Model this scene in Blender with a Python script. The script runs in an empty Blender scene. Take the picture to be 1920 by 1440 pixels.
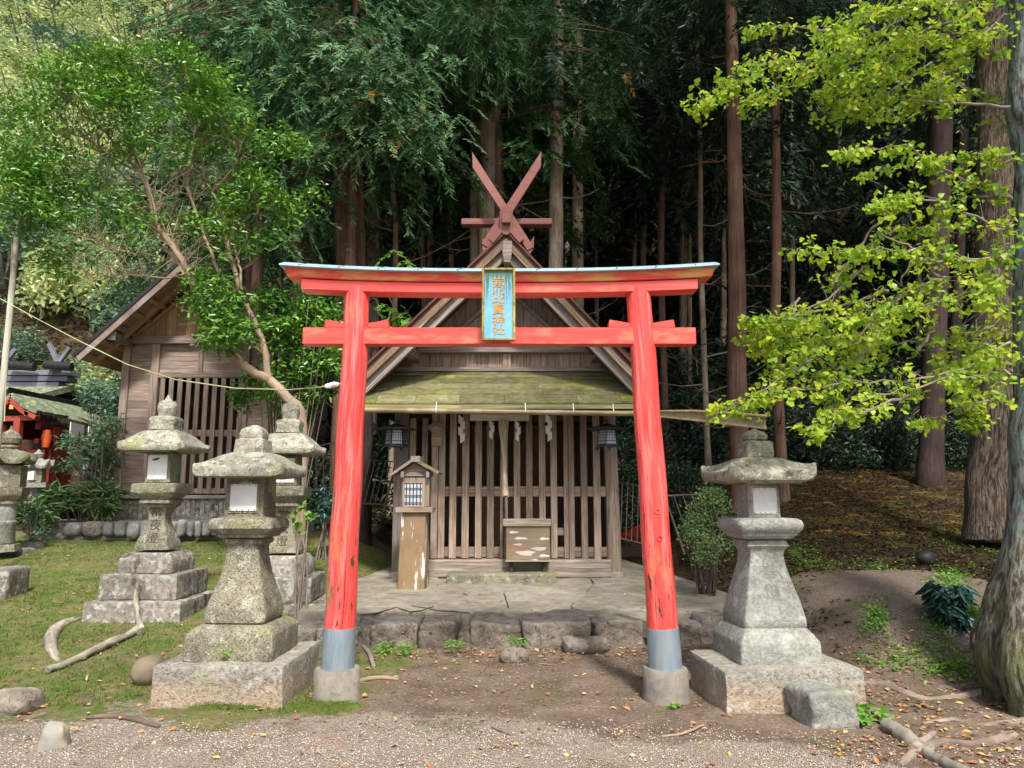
import bpy, math, random
import numpy as np
from mathutils import Vector, noise as mn
random.seed(7); rng = np.random.default_rng(7)
SC = bpy.context.scene
COL = SC.collection
# ---------------------------------------------------------------- camera maths (photo 1920x1440)
FP = 1400.0; HZ = 930.0; CH = 1.5
TH = math.atan((HZ-720)/FP); CT, ST = math.cos(TH), math.sin(TH)
def ray(px, py):
    u = (px-960)/FP; v = (720-py)/FP
    return u, CT-v*ST, ST+v*CT
def at(px, py, Y):
    u, y, z = ray(px, py); t = Y/y
    return np.array([u*t, Y, CH+z*t])
def zt(py, Y):
    u, y, z = ray(960, py); return CH+z*Y/y
def sc(Y, z=1.5): return (Y*CT+(z-CH)*ST)/FP        # metres per pixel
def sstep(a, b, x):
    t = np.clip((np.asarray(x, float)-a)/(b-a), 0, 1); return t*t*(3-2*t)
def H(x, y):
    x = np.asarray(x, float); y = np.asarray(y, float)
    pl = np.interp(y, [0,6,8,10,13,17,20,28,44,60], [0,0,.15,.42,.8,1.0,1.8,8.5,30,52])
    pc = np.interp(y, [0,7,8.5,12,15,18,24,30,60], [0,0,.05,.2,.35,.9,3.6,8,36])
    pr = np.interp(y, [0,5,6,8,11,14,20,28,60], [0,.0,.04,.26,.6,.9,2.3,7,36])
    wl = 1-sstep(-2.9, -1.6, x+ .0*y); wr = sstep(1.6+.1*y, 2.6+.1*y, x)
    h = pc*(1-wl)*(1-wr)+pl*wl+pr*wr
    n = .03*np.sin(x*1.3+y*.7)*np.sin(y*1.1-x*.4)+.012*np.sin(x*4.1+1)*np.sin(y*3.7)
    r2 = ((x-4.05)/1.75)**2+((y-8.25)/1.25)**2
    return h + n*sstep(4.5, 8, y) + .36*np.exp(-r2**1.6)
def gnd(px, py):
    u, y, z = ray(px, py); t = 3.0
    while t < 60:
        if CH+z*t <= float(H(u*t, y*t)): break
        t += .02
    return np.array([u*t, y*t, float(H(u*t, y*t))])
# ---------------------------------------------------------------- mesh builder
def rotz(a):
    c, s = math.cos(a), math.sin(a); return np.array([[c,-s,0],[s,c,0],[0,0,1.]])
def unit(v):
    v = np.asarray(v, float); return v/(np.linalg.norm(v)+1e-9)
CUBE_F = [(0,2,3,1),(4,5,7,6),(0,1,5,4),(2,6,7,3),(0,4,6,2),(1,3,7,5)]
class MB:
    def __init__(s): s.V=[]; s.F=[]; s.G=[]; s.R=[]; s.n=0
    def add(s, v, f, gc=None, rnd=None):
        v = np.asarray(v, float)
        s.V.append(v); s.F += [tuple(i+s.n for i in q) for q in f]
        s.G.append(v.copy() if gc is None else np.asarray(gc, float))
        s.R.append(np.full(len(v), random.random() if rnd is None else rnd)); s.n += len(v)
        return s
    def box(s, c, size, R=None, taper=None):
        size = np.asarray(size, float)/2
        L = np.array([[x,y,z] for x in (-1,1) for y in (-1,1) for z in (-1,1)], float)*size
        if taper: L[L[:,2]>0,:2] *= taper
        k = int(np.argmax(size)); g = np.roll(L, -k, axis=1)+np.array([random.random()*9 for _ in range(3)])
        v = (L@R.T if R is not None else L)+np.asarray(c, float)
        return s.add(v, CUBE_F, g)
    def bb(s, x0,x1,y0,y1,z0,z1): return s.box(((x0+x1)/2,(y0+y1)/2,(z0+z1)/2),(abs(x1-x0),abs(y1-y0),abs(z1-z0)))
    def beam(s, p0, p1, w, h, up=(0,0,1)):
        p0 = np.asarray(p0, float); p1 = np.asarray(p1, float)
        a = unit(p1-p0); b = unit(np.cross(up, a)); c = np.cross(a, b)
        return s.box((p0+p1)/2, (np.linalg.norm(p1-p0), w, h), np.stack([a,b,c],1))
    def loft(s, rings, caps=True, gc=None):
        m = len(rings[0]); v = np.concatenate(rings); f = []
        for i in range(len(rings)-1):
            for j in range(m):
                k = (j+1)%m; f.append((i*m+j, i*m+k, (i+1)*m+k, (i+1)*m+j))
        if caps:
            f.append(tuple(range(m-1,-1,-1))); f.append(tuple((len(rings)-1)*m+j for j in range(m)))
        return s.add(v, f, gc)
    def tube(s, pts, rad, n=8, caps=True, l0=None):
        pts = [np.asarray(p, float) for p in pts]; N = len(pts)
        if np.isscalar(rad): rad = [rad]*N
        rings = []; G = []; u = None; L = random.random()*5 if l0 is None else l0; off = random.random()*5
        for i in range(N):
            d = unit(pts[min(i+1,N-1)]-pts[max(i-1,0)])
            if u is None: u = unit(np.cross(d, (0,0,1) if abs(d[2])<.9 else (0,1,0)))
            u = unit(u-d*np.dot(u,d)); w = np.cross(d, u)
            if i: L += np.linalg.norm(pts[i]-pts[i-1])
            a = np.arange(n)*2*math.pi/n
            rings.append(pts[i]+rad[i]*(np.cos(a)[:,None]*u+np.sin(a)[:,None]*w))
            G.append(np.stack([np.full(n,L), off+rad[i]*np.cos(a), rad[i]*np.sin(a)],1))
        return s.loft(rings, caps, np.concatenate(G))
    def prism(s, poly, y0, y1, gc=None):     # poly in (x,z), extruded along y
        P = np.asarray(poly, float); m = len(P)
        v = np.concatenate([np.c_[P[:,0],np.full(m,y0),P[:,1]], np.c_[P[:,0],np.full(m,y1),P[:,1]]])
        f = [tuple(range(m)), tuple(range(2*m-1,m-1,-1))]+[(j,j+m,(j+1)%m+m,(j+1)%m) for j in range(m)]
        return s.add(v, f, gc)
    def ell(s, c, r, n=10, R=None):
        rings = []
        for i in range(1, n):
            p = math.pi*i/n; a = np.arange(2*n)*math.pi/n
            L = np.c_[np.cos(a)*math.sin(p), np.sin(a)*math.sin(p), np.full(2*n, -math.cos(p))]*np.asarray(r)
            if R is not None: L = L@R.T
            rings.append(L+np.asarray(c))
        return s.loft(rings)
    def noise(s, amp, scale, start=0):
        for k in range(start, len(s.V)):
            for i, p in enumerate(s.V[k]):
                q = Vector(p*scale); d = mn.noise_vector(q); e = mn.noise_vector(q*3.1)
                s.V[k][i] = p+amp*(np.array(d)+.35*np.array(e))
        return s
    def rblock(s, c, size, R=None, r=.03, n=9, amp=.01, nsc=5., taper=1., slope=0):
        h = np.asarray(size, float)/2; g = np.linspace(-1, 1, n); g = np.sign(g)*np.abs(g)**.75
        ids = {}; V = []; F = []
        def vid(p):
            k = tuple(np.round(p, 5))
            if k not in ids: ids[k] = len(V); V.append(p)
            return ids[k]
        for ax in range(3):
            for sg in (-1, 1):
                for i in range(n-1):
                    for j in range(n-1):
                        q = []
                        for a, b in ((i,j),(i+1,j),(i+1,j+1),(i,j+1)):
                            p = [0,0,0]; p[ax] = sg; p[(ax+1)%3] = g[a]; p[(ax+2)%3] = g[b]; q.append(vid(p))
                        F.append(tuple(q if sg > 0 else q[::-1]))
        P = np.array(V, float)*h; r = min(r, h.min()*.98)
        q = np.clip(P, -(h-r), h-r); d = P-q; l = np.linalg.norm(d, axis=1); P = q+d*(r/np.maximum(l,1e-9))[:,None]*(l>1e-9)[:,None]
        u = (P[:,2]/h[2]+1)/2; P[:,:2] *= (1+(taper-1)*u)[:,None]
        if R is not None: P = P@R.T
        P = P+np.asarray(c, float)
        s.add(P, F)
        if amp: s.noise(amp, nsc, len(s.V)-1)
        return s
    def build(s, name, mat, parent=None, smooth=None, bevel=0, seg=1):
        me = bpy.data.meshes.new(name); V = np.concatenate(s.V); G = np.concatenate(s.G); Rr = np.concatenate(s.R)
        org = np.array(parent['_o']) if parent is not None and '_o' in parent else np.zeros(3)
        if parent is None: org = np.array([V[:,0].mean(), V[:,1].mean(), V[:,2].min()])
        me.from_pydata((V-org).tolist(), [], s.F)
        a = me.attributes.new('gc', 'FLOAT_VECTOR', 'POINT'); a.data.foreach_set('vector', G.astype(np.float32).ravel())
        a = me.attributes.new('rnd', 'FLOAT', 'POINT'); a.data.foreach_set('value', Rr.astype(np.float32))
        if smooth:
            me.polygons.foreach_set('use_smooth', [True]*len(me.polygons))
            me.set_sharp_from_angle(angle=math.radians(smooth))
        me.materials.append(mat)
        o = bpy.data.objects.new(name, me); COL.objects.link(o)
        if parent is None: o.location = org
        else:
            o.parent = parent
        o['_o'] = org.tolist()
        if bevel:
            b = o.modifiers.new('bevel', 'BEVEL'); b.width = bevel; b.segments = seg; b.limit_method = 'ANGLE'; b.angle_limit = .6
        return o
def tag(o, label, cat, group=None, kind=None):
    if label: o['label'] = label
    if cat: o['category'] = cat
    if group: o['group'] = group
    if kind: o['kind'] = kind
    return o
def struct(o): o['kind'] = 'structure'; return o
def thing(name, label, cat, loc, group=None):
    o = bpy.data.objects.new(name, None); COL.objects.link(o); o.location = tuple(float(q) for q in loc)
    o.empty_display_size = .2; o['_o'] = [float(q) for q in loc]
    return tag(o, label, cat, group)
def fast(name, V, F, mat, parent=None, gc=None, rnd=None, smooth=False):
    V = np.asarray(V, np.float32); F = np.asarray(F, np.int32); k = F.shape[1]
    org = np.array(parent['_o'], np.float32) if parent is not None else V.mean(0)
    me = bpy.data.meshes.new(name)
    me.vertices.add(len(V)); me.vertices.foreach_set('co', (V-org).ravel())
    me.loops.add(F.size); me.loops.foreach_set('vertex_index', F.ravel())
    me.polygons.add(len(F)); me.polygons.foreach_set('loop_start', np.arange(0, F.size, k, dtype=np.int32))
    me.update(calc_edges=True)
    a = me.attributes.new('gc', 'FLOAT_VECTOR', 'POINT'); a.data.foreach_set('vector', (V if gc is None else gc).astype(np.float32).ravel())
    a = me.attributes.new('rnd', 'FLOAT', 'POINT'); a.data.foreach_set('value', (np.zeros(len(V)) if rnd is None else rnd).astype(np.float32))
    if smooth: me.polygons.foreach_set('use_smooth', [True]*len(me.polygons))
    me.materials.append(mat)
    o = bpy.data.objects.new(name, me); COL.objects.link(o)
    if parent is None: o.location = org.tolist()
    else: o.parent = parent
    return o
# ---------------------------------------------------------------- materials
class N:
    def __init__(s, name):
        s.m = bpy.data.materials.new(name); s.m.use_nodes = True; s.t = s.m.node_tree; s.t.nodes.clear()
        s.out = s.n('ShaderNodeOutputMaterial')
    def n(s, typ, **kw):
        x = s.t.nodes.new(typ)
        for k, v in kw.items(): setattr(x, k, v)
        return x
    def l(s, a, b): s.t.links.new(a, b)
    def attr(s, nm): return s.n('ShaderNodeAttribute', attribute_name=nm)
    def mapv(s, vec, scale, loc=(0,0,0)):
        m = s.n('ShaderNodeMapping'); s.l(vec, m.inputs[0]); m.inputs['Scale'].default_value = scale; m.inputs['Location'].default_value = loc; return m.outputs[0]
    def noise(s, vec, scale, detail=6, rough=.6, dist=0):
        x = s.n('ShaderNodeTexNoise'); s.l(vec, x.inputs['Vector']); x.inputs['Scale'].default_value = scale
        x.inputs['Detail'].default_value = detail; x.inputs['Roughness'].default_value = rough; x.inputs['Distortion'].default_value = dist; return x.outputs[0]
    def rng(s, v, a, b, c=0., d=1.):
        x = s.n('ShaderNodeMapRange'); x.clamp = True; s.l(v, x.inputs[0])
        for i, q in enumerate((a,b,c,d)): x.inputs[i+1].default_value = q
        return x.outputs[0]
    def math(s, op, a, b):
        x = s.n('ShaderNodeMath', operation=op)
        for i, q in enumerate((a, b)):
            if isinstance(q, (int, float)): x.inputs[i].default_value = q
            else: s.l(q, x.inputs[i])
        return x.outputs[0]
    def mix(s, f, a, b, mode='MIX'):
        x = s.n('ShaderNodeMixRGB', blend_type=mode)
        for i, q in enumerate((f, a, b)):
            if isinstance(q, (int, float)): x.inputs[i].default_value = q
            elif isinstance(q, tuple): x.inputs[i].default_value = (*q, 1)
            else: s.l(q, x.inputs[i])
        return x.outputs[0]
    def bsdf(s, col, rough=.8, bump=None, bd=.01, bs=.6, spec=.3, metal=0, trans=0):
        b = s.n('ShaderNodeBsdfPrincipled')
        if isinstance(col, tuple): b.inputs['Base Color'].default_value = (*col, 1)
        else: s.l(col, b.inputs['Base Color'])
        if isinstance(rough, (int, float)): b.inputs['Roughness'].default_value = rough
        else: s.l(rough, b.inputs['Roughness'])
        b.inputs['Specular IOR Level'].default_value = spec; b.inputs['Metallic'].default_value = metal
        if bump is not None:
            u = s.n('ShaderNodeBump'); u.inputs['Strength'].default_value = bs; u.inputs['Distance'].default_value = bd
            s.l(bump, u.inputs['Height']); s.l(u.outputs[0], b.inputs['Normal'])
        o = b.outputs[0]
        if trans:
            t = s.n('ShaderNodeBsdfTranslucent')
            if isinstance(col, tuple): t.inputs[0].default_value = (*col, 1)
            else: s.l(col, t.inputs[0])
            mx = s.n('ShaderNodeMixShader'); mx.inputs[0].default_value = trans; s.l(o, mx.inputs[1]); s.l(t.outputs[0], mx.inputs[2]); o = mx.outputs[0]
        s.l(o, s.out.inputs[0]); return s.m
def surf(name, c1, c2, sca=(1,1,1), ns=6, detail=8, patches=(), rough=.8, bd=.01, bs=.6, rv=.25, spec=.25, metal=0, lo=.35, hi=.65, big=.3):
    m = N(name); g = m.attr('gc').outputs['Vector']; v = m.mapv(g, sca)
    n = m.noise(v, ns, detail, .65)
    col = m.mix(m.rng(n, lo, hi), c1, c2)
    h = n
    if big:
        nb = m.noise(g, 1.7, 3, .5); col = m.mix(1.0, col, m.n_gray(m.rng(nb, .3, .7, 1-big, 1+big)), 'MULTIPLY')
    for p in patches:
        pv = m.mapv(g, p.get('s', (1,1,1)), p.get('o', (0,0,0)))
        f = m.rng(m.noise(pv, p.get('n', 4), p.get('d', 6), p.get('r', .6), p.get('w', 0)), p['lo'], p['hi'])
        if 'x' in p:      # limit along gc.x (or axis)
            sp = m.n('ShaderNodeSeparateXYZ'); m.l(g, sp.inputs[0]); f = m.math('MULTIPLY', f, m.rng(sp.outputs[p.get('ax', 0)], *p['x']))
        if 'a' in p: f = m.math('MULTIPLY', f, p['a'])
        col = m.mix(f, col, p['c'])
        if p.get('h'): h = m.math('ADD', h, m.math('MULTIPLY', f, p['h']))
    if rv:
        r = m.attr('rnd').outputs['Fac']; col = m.mix(1.0, col, m.n_gray(m.rng(r, 0, 1, 1-rv, 1+rv)), 'MULTIPLY')
    return m.bsdf(col, rough, h, bd, bs, spec, metal)
def n_gray(s, v):
    x = s.n('ShaderNodeCombineColor')
    for i in range(3): s.l(v, x.inputs[i])
    return x.outputs[0]
N.n_gray = n_gray
def leafmat(name, cols, rough=.5, spec=.4, trans=.25):
    m = N(name); r = m.n('ShaderNodeValToRGB'); m.l(m.attr('rnd').outputs['Fac'], r.inputs[0])
    e = r.color_ramp.elements; e[0].color = (*cols[0], 1); e[0].position = 0; e[1].color = (*cols[-1], 1); e[1].position = 1
    for i, c in enumerate(cols[1:-1]): q = e.new((i+1)/(len(cols)-1)); q.color = (*c, 1)
    return m.bsdf(r.outputs[0], rough, None, spec=spec, trans=trans)
MT = {}
WG = (.7, 14, 14)
MT['red'] = surf('vermilion_paint', (.80,.075,.055), (.70,.055,.042), (.8,8,8), 4, rv=.0, rough=.3, spec=.5, bd=.003, bs=.35, big=.07,
   patches=[dict(c=(.78,.30,.16), s=(1,2,3), n=2.6, d=9, lo=.53, hi=.70, a=.65), dict(c=(.80,.16,.13), s=(.4,6,6), n=3, lo=.5, hi=.7, a=.5), dict(c=(.25,.02,.015), s=(.5,30,30), n=2.2, lo=.66, hi=.70, h=-1.5), dict(c=(.10,.03,.02), s=(2.5,16,16), n=4, lo=.70, hi=.73, h=-1.)])
MT['redpillar'] = surf('vermilion_pillar_paint', (.82,.078,.068), (.72,.060,.055), (.8,8,8), 4, rv=.0, rough=.22, spec=.5, bd=.004, bs=.4, big=.07,
   patches=[dict(c=(.84,.22,.20), s=(.35,6,6), n=3, lo=.48, hi=.62, a=.75), dict(c=(.50,.035,.025), s=(.6,12,12), n=3, d=9, lo=.54, hi=.62, a=.65, h=-.4), dict(c=(.70,.22,.10), s=(1,4,4), n=1.6, d=10, lo=.56, hi=.66, a=.6), dict(c=(.25,.015,.01), s=(.35,22,22), n=2.4, lo=.635, hi=.66, h=-2), dict(c=(.35,.05,.03), s=(3,10,10), n=7, d=8, lo=.62, hi=.66, a=.7, h=-.6), dict(c=(.07,.025,.015), s=(3,14,14), n=5, lo=.67, hi=.70, h=-1.5, x=(.2,2.9,1.3,.45)),
            dict(c=(.07,.05,.025), s=(1.6,9,9), n=2.6, lo=.615, hi=.64, h=-2., x=(1.1,1.5,1,0))])
MT['beamtop'] = surf('weathered_vermilion', (.80,.08,.055), (.70,.06,.045), (.8,8,8), 4, rv=0, rough=.4, spec=.4, bd=.003, bs=.35, big=.07,
   patches=[dict(c=(.62,.36,.10), s=(1.,1,5), n=3, d=9, lo=.44, hi=.60, a=.8), dict(c=(.22,.20,.05), s=(2,2,6), n=6, lo=.58, hi=.70, a=.7)])
MT['copper'] = surf('pale_copper_sheet', (.34,.50,.55), (.24,.40,.47), ns=9, rv=.08, rough=.45, spec=.5, bd=.003, big=.12, patches=[dict(c=(.55,.60,.60), n=7, lo=.6, hi=.75, a=.6)])
MT['sleeve'] = surf('galvanised_sleeve', (.22,.32,.40), (.36,.40,.42), (1.2,9,9), 3, rv=0, rough=.38, metal=.45, spec=.5, bd=.002, big=.15, patches=[dict(c=(.55,.56,.52), s=(1,16,16), n=3, lo=.62, hi=.72, a=.6, x=(.0,.25,0,1))])
MT['conc'] = surf('old_concrete', (.30,.28,.23), (.21,.19,.155), ns=14, rv=.08, bd=.012, patches=[dict(c=(.10,.085,.06), n=6, lo=.60, hi=.68, h=-1), dict(c=(.48,.47,.42), n=22, lo=.68, hi=.74)])
STP = [dict(c=(.46,.46,.38), n=9, d=9, lo=.54, hi=.64, a=.85), dict(c=(.26,.28,.12), n=3.4, lo=.53, hi=.68, a=.7), dict(c=(.60,.62,.55), n=26, lo=.64, hi=.70, a=.8), dict(c=(.09,.085,.06), n=5, d=9, lo=.60, hi=.70, a=.8, o=(7,3,1)), dict(c=(.12,.11,.08), n=80, d=3, lo=.54, hi=.66, a=.5, h=-.6), dict(c=(.50,.49,.42), n=110, d=2, lo=.58, hi=.66, a=.5)]
MT['stone'] = surf('lichened_granite', (.30,.28,.20), (.175,.165,.115), ns=18, rv=.08, bd=.035, bs=.9, patches=STP, spec=.15)
MT['stone_grey'] = surf('pale_grey_granite', (.37,.375,.335), (.22,.225,.20), ns=34, rv=.06, bd=.02, bs=.8, spec=.15, patches=[dict(c=(.14,.14,.125), n=70, d=2, lo=.56, hi=.66, a=.5), dict(c=(.52,.54,.50), n=8, d=9, lo=.55, hi=.66, a=.6), dict(c=(.30,.31,.13), n=2.6, lo=.58, hi=.70, a=.5), dict(c=(.10,.10,.08), n=14, lo=.66, hi=.72, a=.6)])
MT['stone_roof'] = surf('mottled_roof_stone', (.41,.41,.33), (.24,.235,.175), ns=14, rv=.05, bd=.035, bs=.7, spec=.15, patches=[dict(c=(.11,.105,.08), n=13, d=10, r=.75, lo=.54, hi=.60, a=.8), dict(c=(.30,.32,.12), n=4, lo=.56, hi=.68, a=.6), dict(c=(.66,.68,.60), n=20, lo=.60, hi=.66, a=.8), dict(c=(.11,.105,.085), n=70, d=3, lo=.56, hi=.64, a=.5, h=-.6)])
MT['stone_dark'] = surf('dark_weathered_stone', (.30,.275,.235), (.14,.125,.105), ns=20, rv=.12, bd=.035, patches=[dict(c=(.42,.43,.38), n=12, d=9, lo=.54, hi=.60, a=.9), dict(c=(.055,.05,.04), s=(1,1,.5), n=5, d=8, lo=.56, hi=.64, a=.9), dict(c=(.24,.27,.11), n=3, lo=.56, hi=.7, a=.6)])
MT['rock'] = surf('brown_grey_rock', (.30,.265,.215), (.15,.125,.095), ns=9, rv=.15, bd=.06, bs=1., patches=[dict(c=(.40,.39,.34), n=5, d=9, lo=.58, hi=.66, a=.8), dict(c=(.09,.075,.055), n=9, w=2.5, d=2, lo=.63, hi=.655, h=-1.6, a=.8), dict(c=(.14,.115,.09), n=40, lo=.56, hi=.64, a=.5), dict(c=(.36,.36,.31), n=4, d=8, ax=2, lo=.4, hi=.6, x=(.20,.27,0,.6))])
MT['slab'] = surf('worn_concrete_slab', (.31,.285,.23), (.185,.168,.13), ns=7, rv=.05, bd=.03, patches=[dict(c=(.17,.20,.05), n=2.2, lo=.60, hi=.70, a=.9), dict(c=(.42,.40,.32), n=3, lo=.6, hi=.75, a=.6), dict(c=(.09,.08,.06), n=14, lo=.64, hi=.70, a=.6)])
MT['boulder'] = surf('cobble', (.22,.23,.21), (.13,.13,.12), ns=7, rv=.3, bd=.02, patches=[dict(c=(.40,.42,.38), n=6, lo=.58, hi=.64, a=.7)])
def wood(nm, c1, c2, **k):
    pt = [dict(c=k.get('pale', (.42,.39,.34)), s=(.5,10,10), n=2.6, lo=.56, hi=.68, a=k.get('pa', .6)), dict(c=tuple(q*.25 for q in c2), s=(.35,30,30), n=2.5, lo=.64, hi=.68, h=-1, a=.8)]
    if k.get('moss'): pt.append(dict(c=(.24,.26,.06), n=2.5, lo=.5, hi=.68, a=k['moss']))
    return surf(nm, c1, c2, WG, 3.5, rough=.82, rv=k.get('rv', .22), bd=.006, bs=.6, spec=.15, patches=pt, big=.15)
MT['wood'] = wood('weathered_wood', (.385,.30,.235), (.165,.12,.09), rv=.26)
MT['wood_grey'] = wood('grey_weathered_wood', (.31,.265,.235), (.145,.115,.10), pa=.5)
MT['wood_bleached'] = wood('bleached_wood', (.44,.38,.31), (.21,.165,.125), pale=(.55,.53,.49), pa=.9)
MT['wood_store'] = wood('storehouse_wood', (.36,.285,.235), (.17,.125,.10), pale=(.50,.45,.44), pa=.5)
MT['wood_tan'] = wood('tan_gable_wood', (.44,.29,.18), (.25,.15,.09), pa=.25)
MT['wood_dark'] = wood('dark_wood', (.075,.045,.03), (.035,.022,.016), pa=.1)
MT['wood_moss'] = wood('mossy_wood', (.24,.22,.12), (.14,.12,.07), moss=.7)
MT['shingle'] = surf('mossy_board_roof', (.105,.115,.04), (.215,.185,.115), (1,3,3), 7, rv=.28, bd=.006, rough=.9, spec=.1, patches=[dict(c=(.25,.29,.03), s=(.5,1,1), n=2.2, lo=.55, hi=.68, a=.8), dict(c=(.10,.12,.03), n=11, d=8, lo=.5, hi=.6, a=.6, h=1.), dict(c=(.24,.22,.17), n=4, lo=.56, hi=.66, a=.6), dict(c=(.05,.05,.025), s=(.6,10,10), n=3, lo=.62, hi=.7, a=.7)])
MT['maroon'] = surf('maroon_paint', (.235,.085,.068), (.18,.062,.05), WG, 2, rv=.1, rough=.45, spec=.4, bd=.002, big=.06)
MT['metal_dark'] = surf('dark_bronze', (.06,.07,.07), (.035,.04,.045), ns=20, rv=.1, rough=.45, metal=.5, spec=.5, bd=.002)
MT['pane'] = surf('frosted_pane', (.55,.60,.66), (.42,.48,.56), ns=4, rv=0, rough=.35, spec=.5, bd=.001, big=.08)
MT['white'] = surf('white_acrylic_panel', (.74,.745,.73), (.56,.57,.57), ns=3, rv=0, rough=.3, spec=.5, bd=.001, big=.08)
MT['paper'] = surf('white_paper', (.86,.86,.84), (.78,.78,.77), ns=6, rv=.05, rough=.7, bd=.001, big=.05)
MT['cloth'] = surf('frayed_cord', (.55,.48,.38), (.36,.28,.20), (1.2,30,30), 3, rv=.1, rough=.9, bd=.006)
MT['bamboo'] = surf('dry_bamboo', (.30,.24,.12), (.20,.15,.07), (.8,8,8), 3, rv=.1, rough=.45, spec=.4, bd=.002, patches=[dict(c=(.42,.36,.24), n=3, lo=.55, hi=.7, a=.6)])
MT['bark_red'] = surf('red_cedar_bark', (.22,.13,.095), (.09,.052,.038), (.5,16,16), 3, rv=.12, rough=.95, bd=.03, bs=.8, spec=.05, patches=[dict(c=(.24,.17,.13), s=(.5,12,12), n=2, lo=.58, hi=.68, a=.7)])
MT['bark_dark'] = surf('dark_bark', (.075,.055,.05), (.035,.026,.023), (.5,14,14), 3, rv=.1, rough=.95, bd=.03, spec=.05)  # very dark brown bark with fine grain
MT['root'] = surf('dusty_root', (.30,.24,.19), (.17,.13,.10), (1,6,6), 5, rv=.08, rough=.9, bd=.02, patches=[dict(c=(.38,.32,.26), n=5, lo=.5, hi=.65, a=.7), dict(c=(.08,.06,.045), s=(1,8,8), n=4, lo=.6, hi=.66, a=.8)])
MT['bark_grey'] = surf('grey_cedar_bark', (.36,.285,.215), (.16,.12,.09), (.5,14,14), 3, rv=.12, rough=.95, bd=.03, bs=.8, spec=.05, patches=[dict(c=(.30,.32,.26), n=3, lo=.56, hi=.68, a=.7), dict(c=(.12,.15,.05), n=1.6, lo=.56, hi=.7, a=.5)])
MT['bark_ginkgo'] = surf('furrowed_bark', (.34,.28,.22), (.09,.07,.052), (1.,8,8), 5, rv=.05, rough=.95, lo=.42, hi=.56, bd=.12, bs=1., spec=.05, patches=[dict(c=(.45,.44,.40), s=(1,3,3), n=5, lo=.60, hi=.70, a=.8, x=(0,4,1,0)), dict(c=(.33,.21,.14), n=1.6, lo=.5, hi=.7, a=.4)])
MT['bark_lichen'] = surf('lichen_bark', (.44,.42,.36), (.13,.115,.09), (1.6,8,8), 4, rv=.05, rough=.95, lo=.42, hi=.58, bd=.12, bs=1., spec=.05, patches=[dict(c=(.46,.62,.66), s=(1.2,2.5,2.5), n=6, d=10, lo=.43, hi=.56, a=.8, x=(1.0,1.6,0,1)), dict(c=(.17,.20,.05), n=4, d=9, lo=.42, hi=.6, a=.75, x=(1.4,.7,0,1)), dict(c=(.07,.06,.045), s=(.6,6,6), n=4, d=6, lo=.56, hi=.62, a=.7, h=-1)])
MT['bark_pale'] = surf('pale_smooth_bark', (.38,.285,.20), (.22,.155,.105), (1,6,6), 5, rv=.08, rough=.8, bd=.008, patches=[dict(c=(.20,.20,.13), n=4, lo=.55, hi=.68, a=.6)])
MT['twig'] = surf('grey_twig', (.26,.215,.18), (.15,.12,.095), ns=6, rv=.3, bd=.003)
MT['deadtwig'] = surf('dead_branch', (.14,.105,.08), (.075,.055,.042), ns=6, rv=.3, bd=.003)
MT['pole'] = surf('pale_grey_pole', (.52,.50,.42), (.40,.38,.32), (.7,10,10), 3, rv=.05, bd=.003)
MT['log'] = surf('decayed_log', (.40,.35,.28), (.16,.13,.10), (1,6,6), 4, rv=.1, bd=.012, patches=[dict(c=(.34,.40,.28), n=5, lo=.56, hi=.64, a=.8), dict(c=(.06,.045,.03), s=(1,8,8), n=3, lo=.62, hi=.7)])
MT['rope'] = surf('pale_green_rope', (.46,.48,.28), (.34,.36,.2), ns=40, rv=0, bd=.003)
MT['shrine_red'] = surf('dark_red_timber', (.20,.022,.017), (.12,.014,.011), WG, 2, rv=.15, rough=.5, bd=.003)
MT['shrine_red2'] = surf('light_red_timber', (.38,.07,.05), (.28,.05,.036), WG, 2, rv=.1, rough=.5, bd=.003)
MT['thatch'] = surf('mossy_bark_roof', (.20,.25,.15), (.10,.11,.07), ns=5, rv=.1, bd=.05, patches=[dict(c=(.40,.46,.34), n=9, d=9, lo=.54, hi=.62), dict(c=(.36,.38,.06), n=1.8, lo=.62, hi=.7)])
MT['slate'] = surf('grey_violet_sheet', (.20,.20,.26), (.14,.14,.18), (1,12,12), 3, rv=.1, rough=.5, bd=.003)
MT['black'] = surf('black_sheet', (.03,.03,.034), (.018,.018,.02), ns=6, rv=.1, rough=.5, bd=.003)
MT['orange'] = surf('orange_paint', (.50,.09,.02), (.42,.07,.015), ns=4, rv=.05, rough=.5, bd=.001)
MT['pipe'] = surf('rusty_pipe', (.23,.17,.14), (.13,.085,.065), ns=12, rv=.1, rough=.6, bd=.002)
MT['blue'] = surf('faded_blue_plaque', (.16,.42,.62), (.22,.48,.62), ns=6, rv=0, rough=.6, bd=.004, big=.08, patches=[dict(c=(.07,.13,.075), s=(5,1,.35), n=5, d=4, lo=.50, hi=.56, ax=2, x=(.42,.80,0,1), a=.95), dict(c=(.08,.15,.085), n=3, lo=.3, hi=.5, ax=2, x=(.80,.92,0,1), a=.9), dict(c=(.50,.60,.60), n=12, lo=.66, hi=.7, a=.6)])
MT['gold'] = surf('flaking_gold', (.66,.38,.08), (.48,.27,.08), ns=40, rv=0, rough=.6, bd=.004, patches=[dict(c=(.26,.40,.36), n=70, lo=.60, hi=.66, a=.8)])
MT['goldframe'] = surf('mossy_gilt_frame', (.48,.36,.10), (.32,.24,.08), ns=25, rv=.1, rough=.7, bd=.005, patches=[dict(c=(.10,.14,.05), n=9, lo=.50, hi=.6, a=.8)])
MT['carve'] = surf('carved_groove', (.075,.068,.05), (.05,.045,.035), ns=20, rv=0)
MT['carve_soft'] = surf('worn_groove', (.25,.255,.235), (.20,.205,.19), ns=20, rv=0)
L = leafmat
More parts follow.
